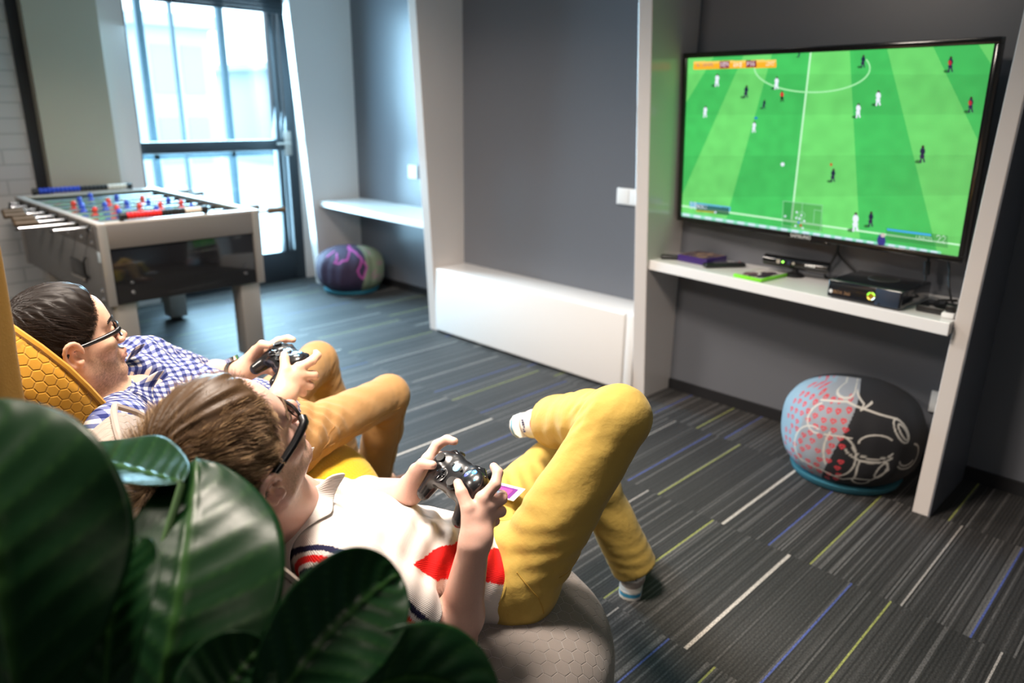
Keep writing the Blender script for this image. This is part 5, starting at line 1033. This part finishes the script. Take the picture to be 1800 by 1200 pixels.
# man in the gingham shirt
JA = {'neck': [-1.656, .450, .750], 'rsh': [-1.468, .415, .745], 'relb': [-1.53, .604, .53], 'lsh': [-1.795, .575, .775], 'lelb': [-1.945, .784, .640], 'rhip': [-1.673, .884, .518], 'lhip': [-1.852, .878, .530], 'rkn': [-1.822, 1.304, .485], 'rank': [-1.986, 1.335, .093], 'lkn': [-2.126, 1.236, .540], 'lank': [-2.172, 1.341, .122], 'rwr': [-1.46, .75, .74]}
OA = np.array([-1.567, .819, .782]); MA = frame((.99, -.1, 0), (.05, .97, .25)); hA = np.array([-1.642, 0.389, 0.902]); HA = head_frame((-.02, .96, .20), .0)
hairA = dict(name='dark_hair', col=(.016, .009, .006), col2=(.050, .028, .018), n=9000, length=.065, lift=.004, thick=.006, whorl=(0, -.70, .70), seed=6, rough=.5, top_extra=.004, rad=.00045, fringe=.014)
tA = nrm((-.15, 1, 0)); optA = dict(hc=hA, Hm=HA, O=OA, Mc=MA, skin=(.68, .42, .30), beard=.62, skinmat=skin_mat('light_skin'), toes={1: tA, -1: tA}, hem=-.04, sleeve={1: .90, -1: .86}, cuff=.056, shirtmat=gm, open=[(0, .09, -.03, (.03, .05, .06))], res=.0028,
    shirtfolds=[((.05, .10, .34), (.8, 0, .5), .06, .004, .14), ((.10, .06, .22), (-.5, 0, .8), .05, .0045, .15), ((-.10, .08, .30), (.5, 0, .9), .05, .0045, .15), ((.15, .0, .40), (.2, 1, .5), .045, .004, .12), ((0, .10, .14), (0, 0, 1), .05, .004, .14)],
    trouser=tan, cuffs={1: -.02, -1: -.02}, legfolds=std_legfolds, seams=seams, seammat=mat('tan_stitch', (.36, .18, .05), .8), hair=hairA, iris=(.06, .03, .02), hs=.94, thigh=(.077, .062), glasses=dict(temple=.0056, thick=.0021, w=.025, h=.0140, yo=.101), coll_a=2.7, coll_w=.050)
rA, wA, TA, TMA, shA, trA = person(JA, 'person with glasses in blue gingham shirt and tan trousers, reclining on the yellow chair', optA)
brown = mat('brown_suede', (.14, .06, .03), .8)
def plain_shoe(root, heel, toe):
    t = bpy.data.objects.new('shoe', None); COL.objects.link(t); t.parent = root; Fm = frame(np.cross(toe, (0, 0, 1)), toe); Mx = Matrix([list(r) for r in Fm]).to_4x4(); Mx.translation = Vector(heel); t.matrix_world = Mx
    S = SDF(); S.rc((0, .035, .045), (0, .10, .045), .034, .034, .02); S.rc((0, .10, .045), (0, .24, .028), .034, .026, .03); S.rc((0, .04, .05), (0, .045, .09), .034, .035, .02); S.plane((0, 0, .015), (0, 0, -1)); S.plane((0, .02, .10), (0, 0, 1)); Vt, Q = S.mesh((-.06, -.02, 0), (.06, .29, .13), .004, 1); link('upper', np_mesh('upper', Vt, Q), brown, t); MB().prism([(.034, .02), (.02, -.002), (-.02, -.002), (-.034, .02), (-.034, .15), (-.040, .20), (-.022, .268), (.02, .268), (.040, .20), (.034, .15)], 0, .02).build('sole', M['rubber'], t)
plain_shoe(rA, np.array([-1.98, 1.295, 0]), tA); plain_shoe(rA, np.array([-2.168, 1.30, 0.0]), tA)
controller(OA, MA, 'dark game controller with glowing blue buttons held by the person in the gingham shirt', 2.0)
# wristwatch
d = nrm(wA[-1] - V3(*JA['lelb'])); c = wA[-1] - d * .035; wf = frame(d, (0, 0, 1)); w_ = bpy.data.objects.new('wristwatch', None); COL.objects.link(w_); w_.parent = rA
MB().ring_sweep([c + wf @ np.array([dx, .031 * math.cos(a), .031 * math.sin(a)]) for a, dx in [(k * 2 * pi / 24, 0) for k in range(25)]], .0032, 8, caps=False).build('strap', M['rubber'], w_)
for s_ in (-.006, .006): MB().ring_sweep([c + wf @ np.array([s_, .0315 * math.cos(a), .0315 * math.sin(a)]) for a in np.linspace(0, 2 * pi, 25)], .0030, 8, caps=False).build('strap', M['rubber'], w_)
MB().cyl(c + wf @ np.array([0, .030, .008]), c + wf @ np.array([0, .040, .010]), .017).build('watch_case', M['chrome'], w_)

lounge('grey quilted lounge chair with low back under the person in the white polo shirt', (-1.035, .90), .345, .355, greyq, ((-1.10, .70, .30), (-1.16, .335, .845)), .60, .10, an=-.12, bm_=taupe)
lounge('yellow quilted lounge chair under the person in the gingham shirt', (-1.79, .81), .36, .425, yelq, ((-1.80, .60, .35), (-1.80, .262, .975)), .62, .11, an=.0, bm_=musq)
plainm = mat('dark_mustard_cloth', (.22, .115, .010), .8, bump=(300, .2))
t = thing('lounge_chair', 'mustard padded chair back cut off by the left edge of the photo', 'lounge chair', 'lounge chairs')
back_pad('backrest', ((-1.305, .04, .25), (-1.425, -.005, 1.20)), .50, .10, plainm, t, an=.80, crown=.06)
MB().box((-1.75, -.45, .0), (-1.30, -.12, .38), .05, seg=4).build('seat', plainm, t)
# ------------------------------------------------------------ leafy plant in front of the camera
lm = mat('leaf_green', (.02, .09, .02), .34, spec=.16, coat=.0, bump=(40, .15, .003), attr='leaf'); 
def leaf(parent, base, mid, tip, wdir, width, cup=.25, seed=0, droop=0, n1=48, n2=29, wave=.006, tw=0):
    base, mid, tip = V3(*base), V3(*mid), V3(*tip); mid = 2 * mid - (base + tip) / 2; u = np.linspace(0, 1, n1)[:, None]; P = (1 - u) ** 2 * base + 2 * u * (1 - u) * mid + u * u * tip; Tn = np.gradient(P, axis=0); Tn /= np.linalg.norm(Tn, axis=1, keepdims=True)
    wv = np.array(wdir, float)[None] - Tn * (Tn @ np.array(wdir, float))[:, None]; wv /= np.linalg.norm(wv, axis=1, keepdims=True); N = np.cross(Tn, wv); uu = u[:, 0]; prof = np.sin(pi * np.clip(uu, 0, 1) ** 1.25) ** .55; prof[-1] = .02; prof[0] = .03
    rows = []; cols = []
    for j in range(n2):
        s = (j / (n2 - 1) - .5) * 2; lat_ = width / 2 * prof * s; vein = np.abs(((uu * 9 - abs(s) * 1.6) % 1) - .5) * 2; hgt = cup * np.abs(lat_) ** 1.15 + (.0028 * (vein ** .5 - .6)) * (1 - abs(s) ** 3) * (prof > .1) + wave * np.sin(uu * 11 + seed + s * 2) * abs(s) ** 1.5 * prof - .003 * np.exp(-(s / .04) ** 2)
        rows.append(P + wv * lat_[:, None] + N * hgt[:, None]); vn = np.exp(-(1 - vein) ** 0 * 0) * 0; g = np.tile((.004, .022, .006), (n1, 1)); lite = np.exp(-(s / .05) ** 2) * .8 + .35 * np.exp(-((vein - 0) / .12) ** 2); cols.append(g + np.array([.022, .050, .010]) * np.clip(lite, 0, 1).reshape(-1, 1) if np.ndim(lite) else g + np.array([.022, .050, .010]) * lite)
    Vt = np.stack(rows, 1).reshape(-1, 3); C = np.stack(cols, 1).reshape(-1, 3); o = link('leaf', np_mesh('leaf', Vt, grid_faces(n1, n2), True, {'leaf': ('FLOAT_COLOR', 'POINT', C)}), lm, parent); md = o.modifiers.new('s', 'SOLIDIFY'); md.thickness = .0008
    return o, base
def plant():
    t = thing('potted_plant', 'large glossy dark green leafy plant in front of the chairs', 'plant', None, (0, 0, 0)); stem = mat('stem_green', (.05, .12, .03), .5); root = V3(-.60, .02, .50)
    for L_ in LEAVES:
        o, b = leaf(t, *L_[:5], **L_[5]); m_ = (b + root) / 2 + np.array([0, 0, .06]); MB().ring_sweep(resample([root, m_, b], 10), .0045, 8).build('stem', stem, t)
    MB().lathe([(0, 0), (.14, 0), (.16, .02), (.19, .40), (.20, .42), (.185, .42), (.175, .38), (0, .38)], (-.60, .0, 0), 40).build('pot', mat('grey_pot', (.12, .12, .12), .6), t); MB().lathe([(0, .37), (.174, .37), (.174, .40), (0, .40)], (-.60, .0, 0), 30).build('soil', mat('soil', (.03, .02, .012), .95, bump=(80, 1)), t); MB().ring_sweep([(-.60, .0, .38), (-.60, .01, .45), tuple(root)], [.02, .018, .012], 10).build('trunk', stem, t)
LEAVES = [
    ((-0.611, 0.066, 0.881), (-0.658, 0.081, 1.017), (-0.77, 0.102, 1.114), (0.69, 0.72, 0.11), 0.190, dict(cup=0.5, seed=1, wave=0.008)),
    ((-0.629, 0.161, 0.802), (-0.665, 0.217, 0.911), (-0.803, 0.302, 0.975), (0.7, 0.71, 0.06), 0.190, dict(cup=0.45, seed=2, wave=0.006)),
    ((-0.752, 0.264, 0.978), (-0.882, 0.245, 0.956), (-1.025, 0.214, 0.935), (-0.18, 0.98, 0.0), 0.120, dict(cup=-0.3, seed=3, wave=0.004)),
    ((-0.583, 0.117, 0.866), (-0.61, 0.144, 0.955), (-0.648, 0.182, 0.993), (0.71, 0.7, 0.01), 0.085, dict(cup=-0.8, seed=4, wave=0.004)),
    ((-0.525, 0.218, 0.835), (-0.528, 0.3, 0.896), (-0.536, 0.388, 0.912), (0.63, 0.3, -0.72), 0.115, dict(cup=-0.5, seed=5, wave=0.005)),
    ((-0.554, 0.229, 0.793), (-0.545, 0.288, 0.837), (-0.534, 0.341, 0.866), (0.63, 0.3, -0.72), 0.100, dict(cup=0.4, seed=6, wave=0.004)),
    ((-0.503, 0.254, 0.8), (-0.475, 0.345, 0.846), (-0.416, 0.409, 0.795), (-0.15, 0.28, 0.95), 0.100, dict(cup=-0.5, seed=7, wave=0.006)),
    ((-0.617, 0.247, 0.771), (-0.628, 0.271, 0.819), (-0.65, 0.295, 0.854), (0.71, 0.7, 0.01), 0.055, dict(cup=0.5, seed=8, wave=0.004)),
    ((-0.54, 0.173, 0.832), (-0.553, 0.206, 0.869), (-0.552, 0.249, 0.899), (0.74, 0.54, -0.41), 0.090, dict(cup=-0.4, seed=9, wave=0.004)),
]
plant()
